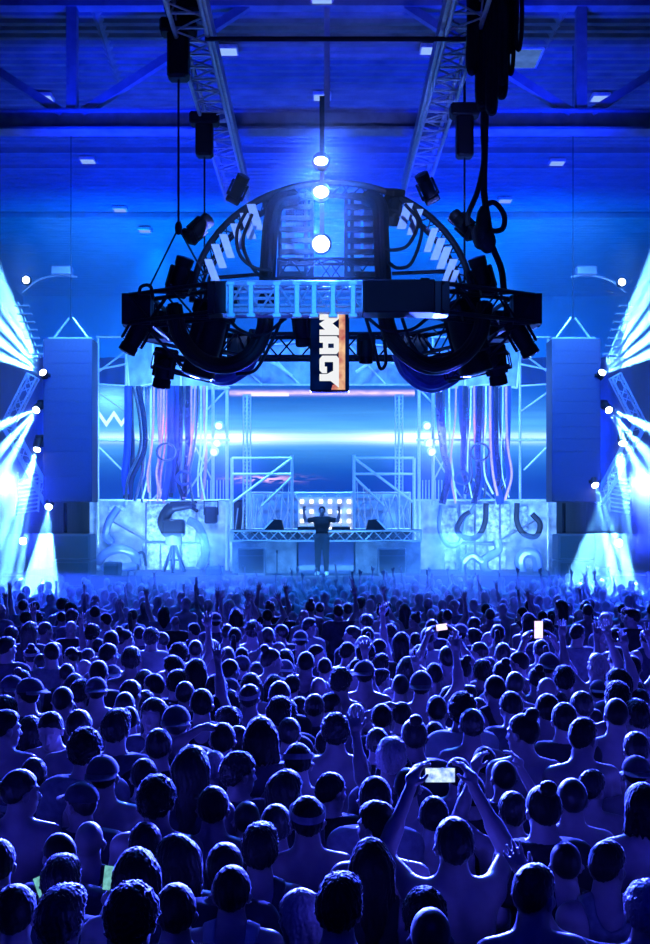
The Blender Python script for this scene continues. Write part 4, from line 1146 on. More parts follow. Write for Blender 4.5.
# canopy of bent panels over the screen, behind the ring
t = thing('scenic_canopy', 'pale blue canopy of bent panels with white edge tubes above the video wall', 'scenic canopy', P(325, 384, 33.6))
cp = [(228, 352), (262, 346), (300, 342), (346, 342), (386, 346), (418, 352)]
for i in range(5):
    (x0, y0), (x1, y1) = cp[i], cp[i + 1]
    ya, yb = (33.9, 33.4) if i % 2 else (33.4, 33.9)
    MB().prism([P(x0, y0, ya), P(x1, y1, yb), P(x1, 385, yb + 0.2), P(x0, 385, ya + 0.2)], (0, 0.08, 0)).build('panel', M['header'], t, smooth=False)
    for (a, c) in (((x0, y0, ya), (x1, 385, yb + 0.2)), ((x0, 385, ya + .2), (x1, 385, yb + .2)), ((x0, y0, ya), (x1, y1, yb))):
        MB().cyl(P(*a) + Vector((0, -0.05, 0)), P(*c) + Vector((0, -0.05, 0)), 0.035, 6).build('edge_tube', M['white_steel'], t)
for (x0, x1) in ((236, 292), (356, 412)):
    MB().tube(spline([P(x0, 372, 33.2), P((x0 * 2 + x1) / 3, 361, 33.2), P((x0 + 2 * x1) / 3, 363, 33.2), P(x1, 376, 33.2)], 8), 0.05, 7).build('hoop', M['white_steel'], t)
MB().box(P(270, 394.5, 34.7), (1.2, 0.06, 0.1)).build('light_strip', glow('strip_white', (0.95, 0.9, 1.0), 1.2), t, smooth=False)

# --- DJ riser: stair rails, truss back wall, lamp matrix, booth
for sd, nm in ((-1, 'left'), (1, 'right')):
    X_ = lambda px: xm(px, sd)
    Yq = 32.4
    t = thing('stair_rail', 'white steel stair rail sloping up on the ' + nm + ' of the DJ riser', 'railing', P(X_(262), 530, Yq))
    for (x, y0, y1) in ((232, 458, 575), (247, 395, 532), (292, 455, 532)): MB().cyl(P(X_(x), y0, Yq), P(X_(x), y1, Yq), 0.05 if x != 247 else 0.035, 7).build('post', M['steel'], t)
    for (x0, y0, x1, y1) in ((232, 503, 292, 458), (232, 458, 292, 458), (232, 474, 292, 474), (262, 506, 292, 477)): MB().cyl(P(X_(x0), y0, Yq), P(X_(x1), y1, Yq), 0.04, 7).build('rail', M['steel'], t)
    b = MB()
    for k in range(9):
        x0 = 235 + k * 6.4; b.cyl(P(X_(x0), 531, Yq + 0.1), P(X_(x0 + 3), 508 - k * 3.2, Yq + 0.1), 0.018, 5)
    b.build('balusters', M['steel'], t)
    A, B = P(X_(247), 395, 34.0), P(X_(247), 533, 34.0)
    A2 = thing('slim_truss', 'slim lattice post before the video wall, ' + nm + ' of the DJ', 'truss', (A + B) / 2)
    ch, la = box_truss(A, B, 0.22, 0.22, r=0.02, rl=0.01, up=Vector((0, 1, 0))); ch.build('chords', M['steel'], A2); la.build('lacing', M['steel'], A2)
A, B = P(252, 511, 33.4), P(410, 511, 33.4)
t = thing('riser_truss', 'row of lattice behind the DJ on the riser', 'truss', (A + B) / 2)
ch, la = box_truss(A, B, 0.3, 1.1, r=0.03, rl=0.02, bay=0.45); ch.build('chords', M['steel'], t); la.build('lacing', M['steel'], t)
MB().box(P(328, 512, 33.75), (165 * 33.7 / F, 0.08, 40 * 33.7 / F)).build('riser_board', M['header'], t, smooth=False)
M['matrix'] = glow('matrix_lamp', (0.85, 0.93, 1.0), 2.6)
t = thing('lamp_matrix', 'matrix of small square white lamps behind the DJ', 'stage light', P(326, 515, 33.0))
MB().box(P(326, 515, 33.12), (56 * 33 / F, 0.08, 36 * 33 / F)).build('frame', M['scenic'], t, smooth=False)
for px in (302, 311.5, 321, 330, 339.5, 349):
    for py in (501.5, 511.5, 521, 529):
        if px == 321 and py > 505: continue
        MB().box(P(px, py, 33.02), (0.115, 0.08, 0.115), bev=0.01).build('lamp', M['matrix'], t, smooth=False)
A, B = P(231, 536, 30.8), P(421, 536, 30.8)
t = thing('booth_table', 'long DJ table with a lattice edge and pale front panels', 'table', (A + B) / 2 - Vector((0, 0, 0.9)))
ch, la = box_truss(A, B, 0.5, 0.27, r=0.026, rl=0.016, bay=0.27); s = ch.build('edge_truss', M['steel'], t); la.build('lacing', M['steel'], s)
MB().box((A + B) / 2 + Vector((0, 0.3, 0.16)), (190 * 30.8 / F, 1.1, 0.05)).build('table_top', M['grey'], t, smooth=False)
for (x0, x1, nm) in ((232, 297, 'scenic'), (298, 354, 'blue_pipe'), (355, 421, 'scenic')):
    MB().box(P((x0 + x1) / 2, 558, 30.9), ((x1 - x0 - 1) * 30.9 / F, 0.06, 35 * 30.9 / F)).build('front_panel', M[nm], t, smooth=False)
for px, sd in ((274, 1), (376, -1)):
    q = P(px, 527, 30.9)
    t = thing('wedge_monitor', 'wedge-shaped monitor speaker on the DJ table, ' + ('left' if px < 325 else 'right') + ' of the DJ', 'speaker', q)
    MB().prism([q + Vector((-0.3 * sd, 0.25, -0.12)), q + Vector((0.3 * sd, 0.25, -0.12)), q + Vector((0.22 * sd, 0.25, 0.2)), q + Vector((-0.02 * sd, 0.25, 0.22))], (0, -0.5, 0)).build('case', M['black_metal'], t, smooth=False)
    MB().prism([q + Vector((-0.34 * sd, -0.24, -0.1)), q + Vector((-0.3 * sd, -0.26, -0.12)), q + Vector((0.0 * sd, -0.26, 0.2)), q + Vector((-0.06 * sd, -0.24, 0.2))], (0, 0.46, 0)).build('grille', M['white_steel'], t, smooth=False)
for k, px in enumerate((303, 345, 311, 337)):
    q = P(px, 528.6, 31.0)
    t = thing('media_player', ('leftmost', 'rightmost', 'inner left', 'inner right')[k] + ' music player on the DJ table', 'music player', q, 'players on the DJ table')
    MB().box(q, (0.3, 0.38, 0.1), bev=0.015).build('case', M['black'], t, smooth=False)
    MB().lathe([(0.1, 0), (0.1, 0.02), (0.03, 0.025)], q + Vector((0, -0.04, 0.05)), (0, 0, 1), 14).build('jog_wheel', M['steel'], t)
    MB().box(q + Vector((0, 0.13, 0.08)), (0.2, 0.02, 0.09), Matrix.Rotation(-0.5, 3, 'X')).build('display', glow('player_display', (0.3, 0.6, 1.0), 1.0) if k == 0 else bpy.data.materials['player_display'], t, smooth=False)
q = P(327, 529, 30.9)
for (x, y, w, h, lb) in ((252, 567, 27, 27, 'dark blue floor speaker left of the DJ at the stage edge'), (391.5, 567, 28, 27, 'dark blue floor speaker right of the DJ at the stage edge'), (113, 576, 15, 13, 'small dark floor speaker before the left scenic wall'), (215, 577, 17, 9, 'low dark floor box beside the left floor speaker')):
    Y = 29.9; hh = h * Y / F; c = P(x, y, Y); c.z = ZS + hh / 2
    t = thing('floor_speaker', lb, 'speaker', c)
    MB().box(c, (w * Y / F, 0.6, hh), bev=0.03).build('cabinet', M['pa'], t, smooth=False)
    MB().box(c + Vector((0, -0.31, -hh * 0.1)), (w * Y / F * 0.9, 0.03, hh * 0.62)).build('grille', M['black'], t, smooth=False)
    if h > 20: MB().box(c + Vector((0, -0.31, hh * 0.34)), (w * Y / F * 0.9, 0.03, hh * 0.2)).build('horn_slot', M['black_metal'], t, smooth=False)
q = P(277, 574, 29.9); q.z = ZS
t = thing('microphone_stand', 'thin microphone stand right of the left floor speaker', 'microphone stand', q)
MB().lathe([(0.13, 0), (0.12, 0.03), (0.02, 0.04)], q, (0, 0, 1), 12).build('foot', M['black_metal'], t)
MB().cyl(q, q + Vector((0, 0, 0.62)), 0.015, 6).build('pole', M['black_metal'], t); MB().ball(q + Vector((0, 0, 0.64)), (0.035, 0.035, 0.05), 6).build('microphone', M['black'], t)

# --- speaker columns
def column(x0, x1, lb):
    Y = 29.6; w = (x1 - x0) * Y / F
    n = 13; ztop = P(0, 341, Y).z; zbot = P(0, 502, Y).z; h = (ztop - zbot) / n
    cx = P((x0 + x1) / 2, 0, Y).x
    t = thing('speaker_column', lb, 'speaker column', (cx, Y, zbot))
    for i in range(n):
        z = zbot + h * (i + 0.5)
        c = MB().box((cx, Y, z), (w, 0.75, h * 0.999)).build('cabinet', M['pa'], t, smooth=False)
        MB().box((cx, Y - 0.385, z), (w * 0.93, 0.02, h * 0.985)).build('grille', M['pa'], c, smooth=False)
    b = MB()
    for k in (-0.4, 0.4): b.tube([(cx + w * k, Y, ztop), (cx + w * 0.1 * k, Y, ztop + 0.62)], 0.03, 6)
    b.box((cx, Y, ztop + 0.04), (w * 0.9, 0.3, 0.08)); b.build('flying_frame', M['steel'], t)
    b = MB(); b.tube([(cx, Y, ztop + 0.6), (cx, Y, CEIL)], 0.01, 6); b.build('lift_chain', M['black_metal'], t)
    return cx
for x0, x1, nm in ((47, 95, 'left'), (549, 597, 'right')):
    cx = column(x0, x1, 'tall dark speaker column hanging on the ' + nm + ' of the stage')
    Y = 29.8
    b = MB(); n = 4
    t = thing('bass_stack', 'dark stack of bass cabinets on the floor under the ' + nm + ' speaker column', 'speaker', (cx, Y, 0))
    for i in range(4):
        q = (cx + 0.06, Y, 0.36 + 0.72 * i)
        MB().box(q, (1.0, 0.8, 0.7), bev=0.03).build('cabinet', M['pa'], t, smooth=False)
        MB().box((q[0], Y - 0.41, q[2]), (0.88, 0.03, 0.58)).build('grille', M['black'], t, smooth=False)
    MB().cyl((cx - 0.2, Y, 2.9), (cx - 0.2, Y, 3.7), 0.05, 8).build('pole', M['black_metal'], t)

# --- crossed lattice legs and louvres beside the columns
for sd, nm in ((-1, 'left'), (1, 'right')):
    X_ = (lambda px: px) if sd < 0 else (lambda px: 648 - px)
    Y = 30.6
    legs = [((8, 425), (50, 503), 'lower leg of the crossed lattice'), ((33, 376), (8, 425), 'upper leg of the crossed lattice')]
    for a, c, lb in legs:
        truss('lattice_leg', lb + ' beside the ' + nm + ' speaker column', P(X_(a[0]), a[1], Y), P(X_(c[0]), c[1], Y), 0.28, 0.28, M['steel'], group='crossed lattice legs beside the speaker columns', r=0.03, rl=0.016, up=Vector((0, 1, 0)))
    t = thing('louvre_rack', 'rack of slanted white slats beside the lattice on the ' + nm, 'scenic rack', P(X_(28), 495, 31.5))
    for k in range(9):
        a = P(X_(18 + k * 0.3), 512 - k * 4.2, 31.5); MB().box(a + Vector((0.25 * -sd, 0, 0)), (0.62, 0.2, 0.035), Matrix.Rotation(0.16 * sd, 3, 'Y')).build('slat', M['steel'], t, smooth=False)
    MB().cyl(P(X_(16), 516, 31.6), P(X_(18), 472, 31.6), 0.03, 6).build('stile', M['steel'], t); MB().cyl(P(X_(38), 512, 31.6), P(X_(40), 472, 31.6), 0.03, 6).build('stile', M['steel'], t)
    t = thing('louvre_rack', 'short stair of white slats at the top of the lattice on the ' + nm, 'scenic rack', P(X_(33), 330, 31.5))
    for k in range(7):
        a = P(X_(22 + k * 2.6), 306 + k * 8, 31.5); MB().box(a, (0.42, 0.15, 0.04)).build('slat', M['steel'], t, smooth=False)
    MB().cyl(P(X_(18), 302, 31.6), P(X_(40), 358, 31.6), 0.03, 6).build('stile', M['steel'], t)
    # arm with a box fitting and a round lamp high up
    t = thing('curved_bracket', 'curved bracket arm high on the ' + nm + ' carrying a round lamp', 'bracket', P(X_(45), 280, 32))
    MB().tube(spline([P(X_(22), 292, 32), P(X_(38), 280, 32), P(X_(60), 275, 32), P(X_(77), 277, 32)], 8), 0.035, 7).build('arm', M['steel'], t)
    MB().box(P(X_(62), 271, 32), (0.6, 0.3, 0.25), bev=0.03).build('fitting_box', M['steel'], t, smooth=False)
# ------------------------------------------------------------------ the crowd
# (x of the head, y of its top, width) in the photo, then hair / top / pose / extras
S = 'short'; 
NEAR = [
 (8,887,44,'short','tee','stand'), (61,893,45,'messy','tee','stand'), (137,888,46,'curly','tee','stand'), (179,886,40,'short','tee','stand'), (304,893,30,'bob','tank','look_left','fair'),
 (337,881,42,'messy','bare','stand'), (425,892,40,'curly','tee','stand'), (428,909,41,'buzz','bare','stand'), (531,868,43,'fade','bare','look_right'), (645,884,32,'curly','bare','arm_wave'),
 (60,861,37,'messy','tee','phone_low'), (137,853,40,'bob','tank','phone_low'), (229,868,41,'short','tank','stand','pale'), (179,837,34,'long','bare','look_left'), (227,845,36,'short','tee','stand'),
 (258,829,36,'messy','tank','stand'), (371,841,38,'long','tank','stand'), (92,821,31,'bald','tank','stand','black'), (5,841,31,'short','tee','stand'), (62,834,28,'buzz','tee','look_left'),
 (148,824,31,'short','bare','stand'), (572,843,33,'buzz','tank','stand','black'), (597,844,34,'fade','tank','look_right'), (453,818,40,'short','bare','phone_high'), (380,804,37,'fade','bare','look_left'),
 (306,798,33,'short','bare','stand','band'), (276,806,29,'short','tee','stand'), (543,787,36,'bun','tee','stand','black'), (572,779,32,'buzz','bare','stand'), (641,786,32,'bob','bare','stand'),
 (217,788,32,'short','bare','stand'), (155,779,36,'curly','bare','stand'), (82,785,30,'short','tee','look_left','cap'), (12,788,29,'short','bare','stand','cap_back'), (22,771,32,'ponytail','bare','look_right'),
 (104,757,30,'buzz','bare','stand','cap_back'), (142,760,27,'short','tee','stand'), (34,759,25,'short','tee','stand'), (243,802,21,'buzz','bare','stand'), (280,772,32,'long','tank','look_right'),
 (237,755,29,'curly','tee','look_right'), (214,752,21,'short','bare','stand'), (192,748,35,'long','tank','stand','dark'), (299,745,29,'short','bare','look_down','band'), (329,774,20,'short','tee','look_right'),
 (375,778,33,'short','tee','stand'), (406,768,28,'buzz','bare','left_up'), (402,757,24,'short','tee','stand'), (392,742,30,'messy','tee','stand'), (434,798,30,'short','bare','stand'),
 (459,759,22,'short','bare','stand'), (471,776,24,'short','tee','stand'), (512,792,28,'short','bare','hands_joined'), (590,772,26,'fade','bare','look_right'), (635,757,26,'short','bare','stand','cap_back'),
 (636,733,26,'short','bare','stand'), (579,720,29,'fade','bare','look_right'), (522,715,30,'bun','bare','look_left'), (488,748,21,'short','tee','stand'), (500,761,22,'buzz','tee','stand'),
 (564,704,26,'short','tee','stand'), (616,699,26,'buzz','bare','stand'), (637,703,24,'messy','bare','stand'), (471,710,25,'short','bare','stand'), (437,723,19,'short','tee','stand'),
 (414,720,27,'bun','tee','stand'), (377,729,23,'short','tee','stand'), (335,716,26,'curly','bare','stand'), (328,730,23,'short','tee','stand'), (357,703,20,'bald','bare','stand'),
 (381,705,20,'short','tee','stand'), (401,703,20,'short','tee','hand_on_head'), (436,698,20,'short','bare','stand'), (287,719,22,'short','tee','stand'), (282,700,24,'curly','tee','stand'),
 (261,720,29,'bob','tee','stand'), (222,724,26,'short','bare','hand_on_head'), (240,727,22,'short','tee','stand'), (231,708,20,'short','tee','stand'), (177,707,33,'short','tee','stand','cap_back'),
 (160,730,26,'short','tee','stand'), (153,700,25,'long','tee','FACE'), (131,707,20,'buzz','bare','stand'), (116,713,28,'messy','tee','stand'), (88,731,31,'curly','tee','stand'),
 (79,711,27,'short','bare','stand'), (66,701,19,'short','tee','stand'), (49,711,26,'short','bare','FACE'), (8,712,26,'fade','bare','look_right'), (26,718,24,'bob','tank','stand'),
]
def mid(x0, rows): return [(x0 + x / 3.94, 610 + y / 3.94, w / 3.94) for (x, y, w) in rows]
MID = mid(0, [(120,50,60),(145,5,45),(45,70,50),(35,110,85),(30,155,60),(110,145,60),(165,175,60),(205,130,80),(175,50,50),(280,45,45),(365,60,55),(440,85,65),(490,80,60),(390,115,50),(420,135,70),(515,155,80),(550,65,50),(595,75,60),(285,0,45),(420,15,45),(330,195,60),(390,200,90),(450,220,60),(570,240,70),(630,255,70),(45,265,90),(145,275,95),(90,240,60),(245,305,85),(305,285,75),(365,270,80),(295,255,60),(515,280,80),(485,325,85),(570,325,70),(260,360,75),(30,345,90),(350,155,50),(280,150,50),(270,215,50),(640,90,50)])
MID += mid(160, [(140,55,45),(215,15,50),(300,0,45),(265,60,50),(300,70,55),(360,50,60),(425,70,60),(480,60,50),(555,85,55),(585,35,50),(75,135,70),(140,120,60),(205,120,70),(265,150,60),(320,150,50),(60,190,75),(140,195,75),(70,245,70),(95,285,75),(155,265,60),(265,195,75),(325,185,55),(380,210,60),(435,155,75),(465,125,55),(490,200,65),(495,160,60),(570,165,85),(615,140,55),(350,255,70),(355,295,80),(455,260,65),(470,285,90),(520,260,50),(235,260,70),(275,275,50),(275,320,55),(165,315,95),(225,340,65),(275,390,75),(480,355,95),(550,345,65),(610,335,80),(625,265,70)])
MID += mid(320, [(190,20,50),(185,70,55),(130,65,55),(175,100,60),(105,130,60),(175,130,70),(230,115,60),(325,90,60),(375,90,45),(425,70,75),(275,60,45),(440,40,50),(520,110,50),(555,60,55),(605,30,50),(605,75,50),(390,140,60),(500,145,85),(565,195,70),(630,130,60),(350,190,95),(455,215,75),(240,180,60),(180,205,80),(85,235,80),(145,195,60),(20,190,60),(315,255,70),(400,245,85),(510,305,70),(550,330,100),(460,345,85),(580,300,60),(625,350,60),(635,205,70),(230,240,60),(40,330,70)])
MID += mid(485, [(170,15,75),(240,45,60),(45,60,65),(25,85,55),(70,135,75),(145,165,85),(220,120,65),(15,190,55),(240,170,80),(65,205,75),(120,245,80),(200,230,70),(35,260,90),(235,265,80),(315,230,80),(440,175,85),(520,150,75),(585,185,75),(510,235,80),(485,295,95),(540,275,70),(580,285,60),(625,315,75),(295,325,70),(390,325,90),(235,335,95),(120,325,95),(515,75,70),(475,15,60),(360,60,60),(455,80,50),(580,0,60),(460,280,60),(635,80,50),(440,395,60)])
SPECIAL = {(447, 647): 'phone_high', (546, 653): 'phone_high', (597, 654): 'both_up', (633, 657): 'both_up', (402, 633): 'left_up', (181, 641): 'right_up', (378, 656): 'hand_on_head', (340, 700): 'hand_on_head', (226, 624): 'right_up', (12, 628): 'right_up', (403, 672): 'left_up', (612, 669): 'right_up'}
rc = random.Random(21)
HS = ['short'] * 8 + ['buzz'] * 4 + ['messy'] * 3 + ['curly'] * 2 + ['fade'] * 3 + ['long'] * 2 + ['bob'] * 2 + ['bun', 'ponytail', 'bald']
people = []
for r in NEAR:
    x, y, w, hair, top, pose = r[:6]; ex = r[6:]
    people.append(dict(px=x, py=y, w=w, hair=hair, top=top, pose=pose, ex=list(ex), fix=True))
for (x, y, w) in MID:
    pose = 'stand'
    for (sx_, sy_), ps in SPECIAL.items():
        if abs(x - sx_) < 6 and abs(y - sy_) < 6: pose = ps
    if pose == 'stand':
        pose = rc.choices(['stand', 'look_left', 'look_right', 'look_down', 'look_up', 'hand_on_head', 'left_up', 'right_up'], [55, 12, 12, 4, 8, 2, 1.0, 1.0])[0]
    ex = [rc.choices([None, 'cap_back', 'cap', 'band'], [88, 6, 3, 3])[0]]
    people.append(dict(px=x, py=y, w=w, hair=rc.choice(HS), top=rc.choices(['tee', 'bare', 'tank'], [45, 35, 20])[0], pose=pose, ex=[e for e in ex if e], fix=False))
# the farthest single people, in loose rows up to the front barrier
far_n = 300 - len(people)
far = []
yy = 18.0
while len(far) < 420 and yy < 28.9:
    half = yy * 0.30
    n = int(half * 2 / 0.56)
    for i in range(n + 1):
        far.append((-half + 2 * half * i / n + rc.uniform(-0.14, 0.14), yy + rc.uniform(-0.16, 0.16)))
    yy += 0.62 if yy < 22 else 0.72

def depth_of(p):
    Hs = (HC - (p['py'] - HORIZON) * (F * 0.172 / p['w']) / F)
    H = min(1.86, max(1.64, 0.5 * Hs + 0.5 * 1.75))
    return F * (HC - H) / (p['py'] - HORIZON), H
for p in people:
    d, H = depth_of(p); p['Y'] = d; p['X'] = (p['px'] - 325) * d / F
# keep them out of one another: slide along the sight line, growing or shrinking a little so the head stays where it is
EXX, EXY = 0.38, 0.26
for it in range(160):
    arr = np.array([(p['X'], p['Y']) for p in people]); mv = np.zeros_like(arr)
    dx = arr[:, None, 0] - arr[None, :, 0]; dy = arr[:, None, 1] - arr[None, :, 1]
    q = np.sqrt((dx / EXX) ** 2 + (dy / EXY) ** 2); np.fill_diagonal(q, 9)
    a, b = np.nonzero(q < 1)
    if len(a) == 0: break
    for i, j in zip(a, b):
        k = (1 - q[i, j]) * 0.35
        mv[i, 1] += k * EXY * (1 if dy[i, j] > 0 or (dy[i, j] == 0 and i < j) else -1) * 0.8
        mv[i, 0] += k * EXX * (1 if dx[i, j] > 0 else -1) * 0.03
    for i, p in enumerate(people):
        Y = p['Y'] + mv[i, 1]; s = (p['py'] - HORIZON)
        Ymin, Ymax = F * (HC - 1.93) / s, F * (HC - 1.56) / s
        p['Y'] = min(max(Y, Ymin), Ymax); p['X'] += mv[i, 0]
for p in people:
    p['H'] = HC - (p['py'] - HORIZON) * p['Y'] / F
# fill the remaining places of the 300 from the nearest free far spots, the rest becomes the far mass
have = [(p['X'], p['Y']) for p in people]; free = []
for (x, y) in sorted(far, key=lambda q: q[1]):
    if all(((x - a) / 0.44) ** 2 + ((y - b) / 0.34) ** 2 > 1 for a, b in have):
        free.append((x, y)); have.append((x, y))
mass = []
for k, (x, y) in enumerate(free):
    H = rc.uniform(1.62, 1.84)
    if len(people) < 300:
        pose = rc.choices(['stand', 'look_left', 'look_right', 'look_up', 'right_up', 'left_up', 'both_up'], [56, 9, 9, 8, 8, 6, 4])[0]
        people.append(dict(X=x, Y=y, H=H, px=325 + x * F / y, py=HORIZON + (HC - H) * F / y, hair=rc.choice(HS), top=rc.choices(['tee', 'bare', 'tank'], [45, 35, 20])[0], pose=pose, ex=[], fix=False))
    else: mass.append((x, y, H))

# who stands in which row, for telling them apart
inframe = [p for p in people if -8 < p['px'] < 658]
inframe.sort(key=lambda p: -p['py'])
RS = [10, 11, 12, 13, 14, 15, 16, 17, 18, 19, 20, 21, 22, 23, 24, 25, 26]
rows = []; i = 0
while i < len(inframe):
    n = RS[min(len(rows), len(RS) - 1)]
    rows.append(inframe[i:i + n]); i += n
HAIRW = {'short': 'short hair', 'buzz': 'cropped hair', 'messy': 'tousled hair', 'curly': 'curly hair', 'long': 'long hair', 'bun': 'hair bun', 'ponytail': 'ponytail', 'bob': 'bobbed hair', 'fade': 'faded haircut', 'bald': 'shaved head'}
POSEW = {'hands_joined': 'both hands raised together', 'right_up': 'raising right arm', 'left_up': 'raising left arm', 'both_up': 'raising both arms', 'phone_high': 'filming overhead', 'phone_low': 'holding phone', 'hand_on_head': 'hand at head', 'look_left': 'looking left', 'look_right': 'looking right', 'arm_wave': 'waving'}
def describe(p):
    top = {'tee': p['tc'] + ' t-shirt', 'tank': p['tc'] + ' tank top', 'bare': 'bare shoulders'}[p['top']]
    hat = {'cap': 'peaked cap', 'cap_back': 'backward cap', 'band': 'headband'}.get(p['hat'])
    s = 'person, ' + (hat or HAIRW[p['hair']]) + ', ' + top
    if p['pose'] in POSEW: s += ', ' + POSEW[p['pose']]
    elif p['face']: s += ', facing away from stage'
    return s
for p in people:
    ex = p['ex']
    p['hat'] = next((e for e in ex if e in ('cap', 'cap_back', 'band')), None)
    p['tc'] = next((e for e in ex if e in CLOTH), None) or rc.choices(['dark', 'black', 'grey', 'pale'], [45, 30, 15, 10])[0]
    p['hm'] = 2 if 'fair' in ex else rc.choices([0, 1, 2], [60, 34, 6])[0]
    p['face'] = p['pose'] == 'FACE'
    if p['face']: p['pose'] = 'look_down' if p['hair'] != 'long' else 'stand'
    if p['hat'] in ('cap', 'cap_back') and p['hair'] in ('messy', 'curly', 'bun', 'ponytail'): p['hair'] = 'buzz'
    if p['hat'] and p['hair'] == 'bald': p['hair'] = 'buzz'
    if p['hat'] in ('cap', 'cap_back') and p['hair'] == 'short': p['hair'] = 'buzz'
for ri, row in enumerate(rows):
    row.sort(key=lambda p: p['px'])
    rn = 'nearest' if ri == 0 else ORD[ri]
    for k, p in enumerate(row):
        p['label'] = '%s: %s from left in %s crowd row' % (describe(p), ORD[k], rn)
for p in people:
    if 'label' not in p: p['label'] = 'person with ' + HAIRW[p['hair']] + ' standing beyond the edge of the picture'
for p in people:
    yaw = rc.gauss(0, 6 if p['fix'] else 12) - math.degrees(math.atan2(p['X'], 60 - p['Y'])) * -0.3
    if p['face']: yaw = 180 - 12
    if p['pose'] == 'phone_high': yaw = 4
    o = make_person(p['X'], p['Y'], p['H'], yaw, p['pose'], p['hair'], p['top'], p['tc'], skin=1 if rc.random() < .35 else 0, hairm=p['hm'], hat=p['hat'], label=p['label'], group='people in the crowd')
    p['o'] = o
# scale is set for the head top with hair; a cap or tall hair adds a little and is left

# phones that are held up or glow among the heads
M['phone'] = pbr('phone_shell', (0.02, 0.02, 0.025), 0.3, 0.0, 0.1, 8)
def phone(loc, rot, screen, label, s=1.0):
    t = thing('smartphone', label, 'phone', loc); t.rotation_euler = rot; t.scale = (s, s, s)
    # built lying upright around its own middle: the screen looks to -Y
    OFF[t.name] = Vector()
    MB().box((0, 0, 0), (0.072, 0.008, 0.148), bev=0.004).build('shell', M['phone'], t, smooth=False)
    MB().box((0, -0.0045, 0), (0.066, 0.002, 0.138)).build('screen', screen, t, smooth=False)
    return t
scr_a = glow('phone_screen_view', (0.75, 0.95, 1.0), 1.3, scale=26, col2=(0.12, 0.25, 0.75))
scr_b = glow('phone_screen_pink', (1.0, 0.85, 0.95), 1.5, scale=18, col2=(0.75, 0.5, 0.9))
scr_c = glow('phone_screen_teal', (0.25, 0.75, 0.75), 0.8, 0.4, 30)
def find(px, py): return min(people, key=lambda p: (p['px'] - px) ** 2 + (p['py'] - py) ** 2)
A_ = find(453, 818)
phone(P(440, 775, A_['Y'] + 0.27), (0, math.radians(90), 0), scr_a, 'phone filming sideways, held overhead by the bare-shouldered person near the bottom')
B_ = find(546, 653)
phone(B_['o'].matrix_basis @ Vector((0.0, 0.30, 1.955)), (0, 0, 0), scr_b, 'upright phone with white-pink screen held high on the right of the crowd', 1.25)
C_ = find(60, 861)
phone(C_['o'].matrix_basis @ Vector((-0.165, 0.245, 1.555)), (-0.55, math.radians(-20), 0.3), scr_c, 'small teal phone screen between two dark heads at bottom left', 0.8)
D_ = find(137, 853)
phone(D_['o'].matrix_basis @ Vector((-0.165, 0.245, 1.58)), (-0.4, math.radians(15), 0.5), scr_c, 'teal phone screen beside the neck of the shaved-headed man', 0.75)
E_ = find(447, 647)
phone(E_['o'].matrix_basis @ Vector((0, 0.30, 1.93)), (-0.5, math.radians(85), 0), scr_b, 'tiny glowing phone held sideways over far heads right of the middle', 1.0)

# the farthest people, too small and hazy to part: one mass
def low_body(pose):
    fl = Field(*bounds_for(POSES[pose]), 0.034)
    put(fl, TORSO, 0.05); put(fl, legs_of(), 0.04)
    for sx, k in ((1, 'R'), (-1, 'L')):
        a = POSES[pose].get(k) or arm_default(sx); put(fl, arm_prims(sx, a), 0.03)
        w = np.array(a['wr']); d = unit(a['hd']); wv = np.cross(d, unit(a['pn']))
        for q in (-1, 0, 1): fl.cap(w, w + d * 0.15 + wv * 0.05 * q, 0.024, 0.014, 0.015)
    fl.ell((0, 0, 1.66), (0.085, 0.1, 0.11), 0.03); fl.cap((0, 0, 1.45), (0, 0, 1.6), 0.06, 0.055, 0.03)
    me = surface(fl, 'far_figure', [])
    v = np.empty(len(me.vertices) * 3); me.vertices.foreach_get('co', v)
    f = np.empty(len(me.polygons) * 4, np.int32); me.polygons.foreach_get('vertices', f); f = f.reshape(-1, 4); bpy.data.meshes.remove(me)
    return v.reshape(-1, 3), f
# people just outside both edges of the view, who close the crowd off to the sides
for sx in (-1, 1):
    yy = 4.2
    while yy < 23:
        for j in range(2):
            mass.append((sx * (yy * 0.2955 + 0.55 + 0.52 * j + rc.uniform(-.08, .08)), yy + rc.uniform(-.1, .1), rc.uniform(1.62, 1.84)))
        yy += 0.55
lows = {k: low_body(k) for k in ('stand', 'right_up', 'left_up', 'both_up')}
b = MB()
# a few raised arms that can be told in the photo
armspots = [(30, 'right_up'), (374, 'both_up'), (395, 'left_up'), (388, 'both_up'), (462, 'right_up'), (478, 'left_up'), (438, 'both_up'), (415, 'right_up'), (568, 'left_up'), (600, 'both_up'), (640, 'right_up'), (340, 'right_up'), (300, 'left_up'), (545, 'right_up')]
used = set()
for ax_, ps in armspots:
    c = [(abs(325 + x * F / y - ax_) + abs(y - 26) * 2, i) for i, (x, y, H) in enumerate(m_[:3] for m_ in mass) if i not in used]
    if c: used.add(min(c)[1]); mass[min(c)[1]] = (*mass[min(c)[1]][:3], ps)
MV, MF, nv_ = [], [], 0
for mm in mass:
    x, y, H = mm[:3]; pose = mm[3] if len(mm) > 3 else rc.choices(['stand', 'right_up', 'left_up', 'both_up'], [90, 4, 4, 2])[0]
    v, f = lows[pose]; s = H / 1.766; a = rc.gauss(0, .2); ca, sa = math.cos(a) * s, math.sin(a) * s
    vv = np.stack([x + ca * v[:, 0] - sa * v[:, 1], y + sa * v[:, 0] + ca * v[:, 1], v[:, 2] * s], 1)
    MV.append(vv.astype(np.float32)); MF.append(f + nv_); nv_ += len(v)
MV = np.concatenate(MV); MF = np.concatenate(MF).astype(np.int32)
me = bpy.data.meshes.new('crowd')
me.vertices.add(len(MV)); me.vertices.foreach_set('co', MV.ravel())
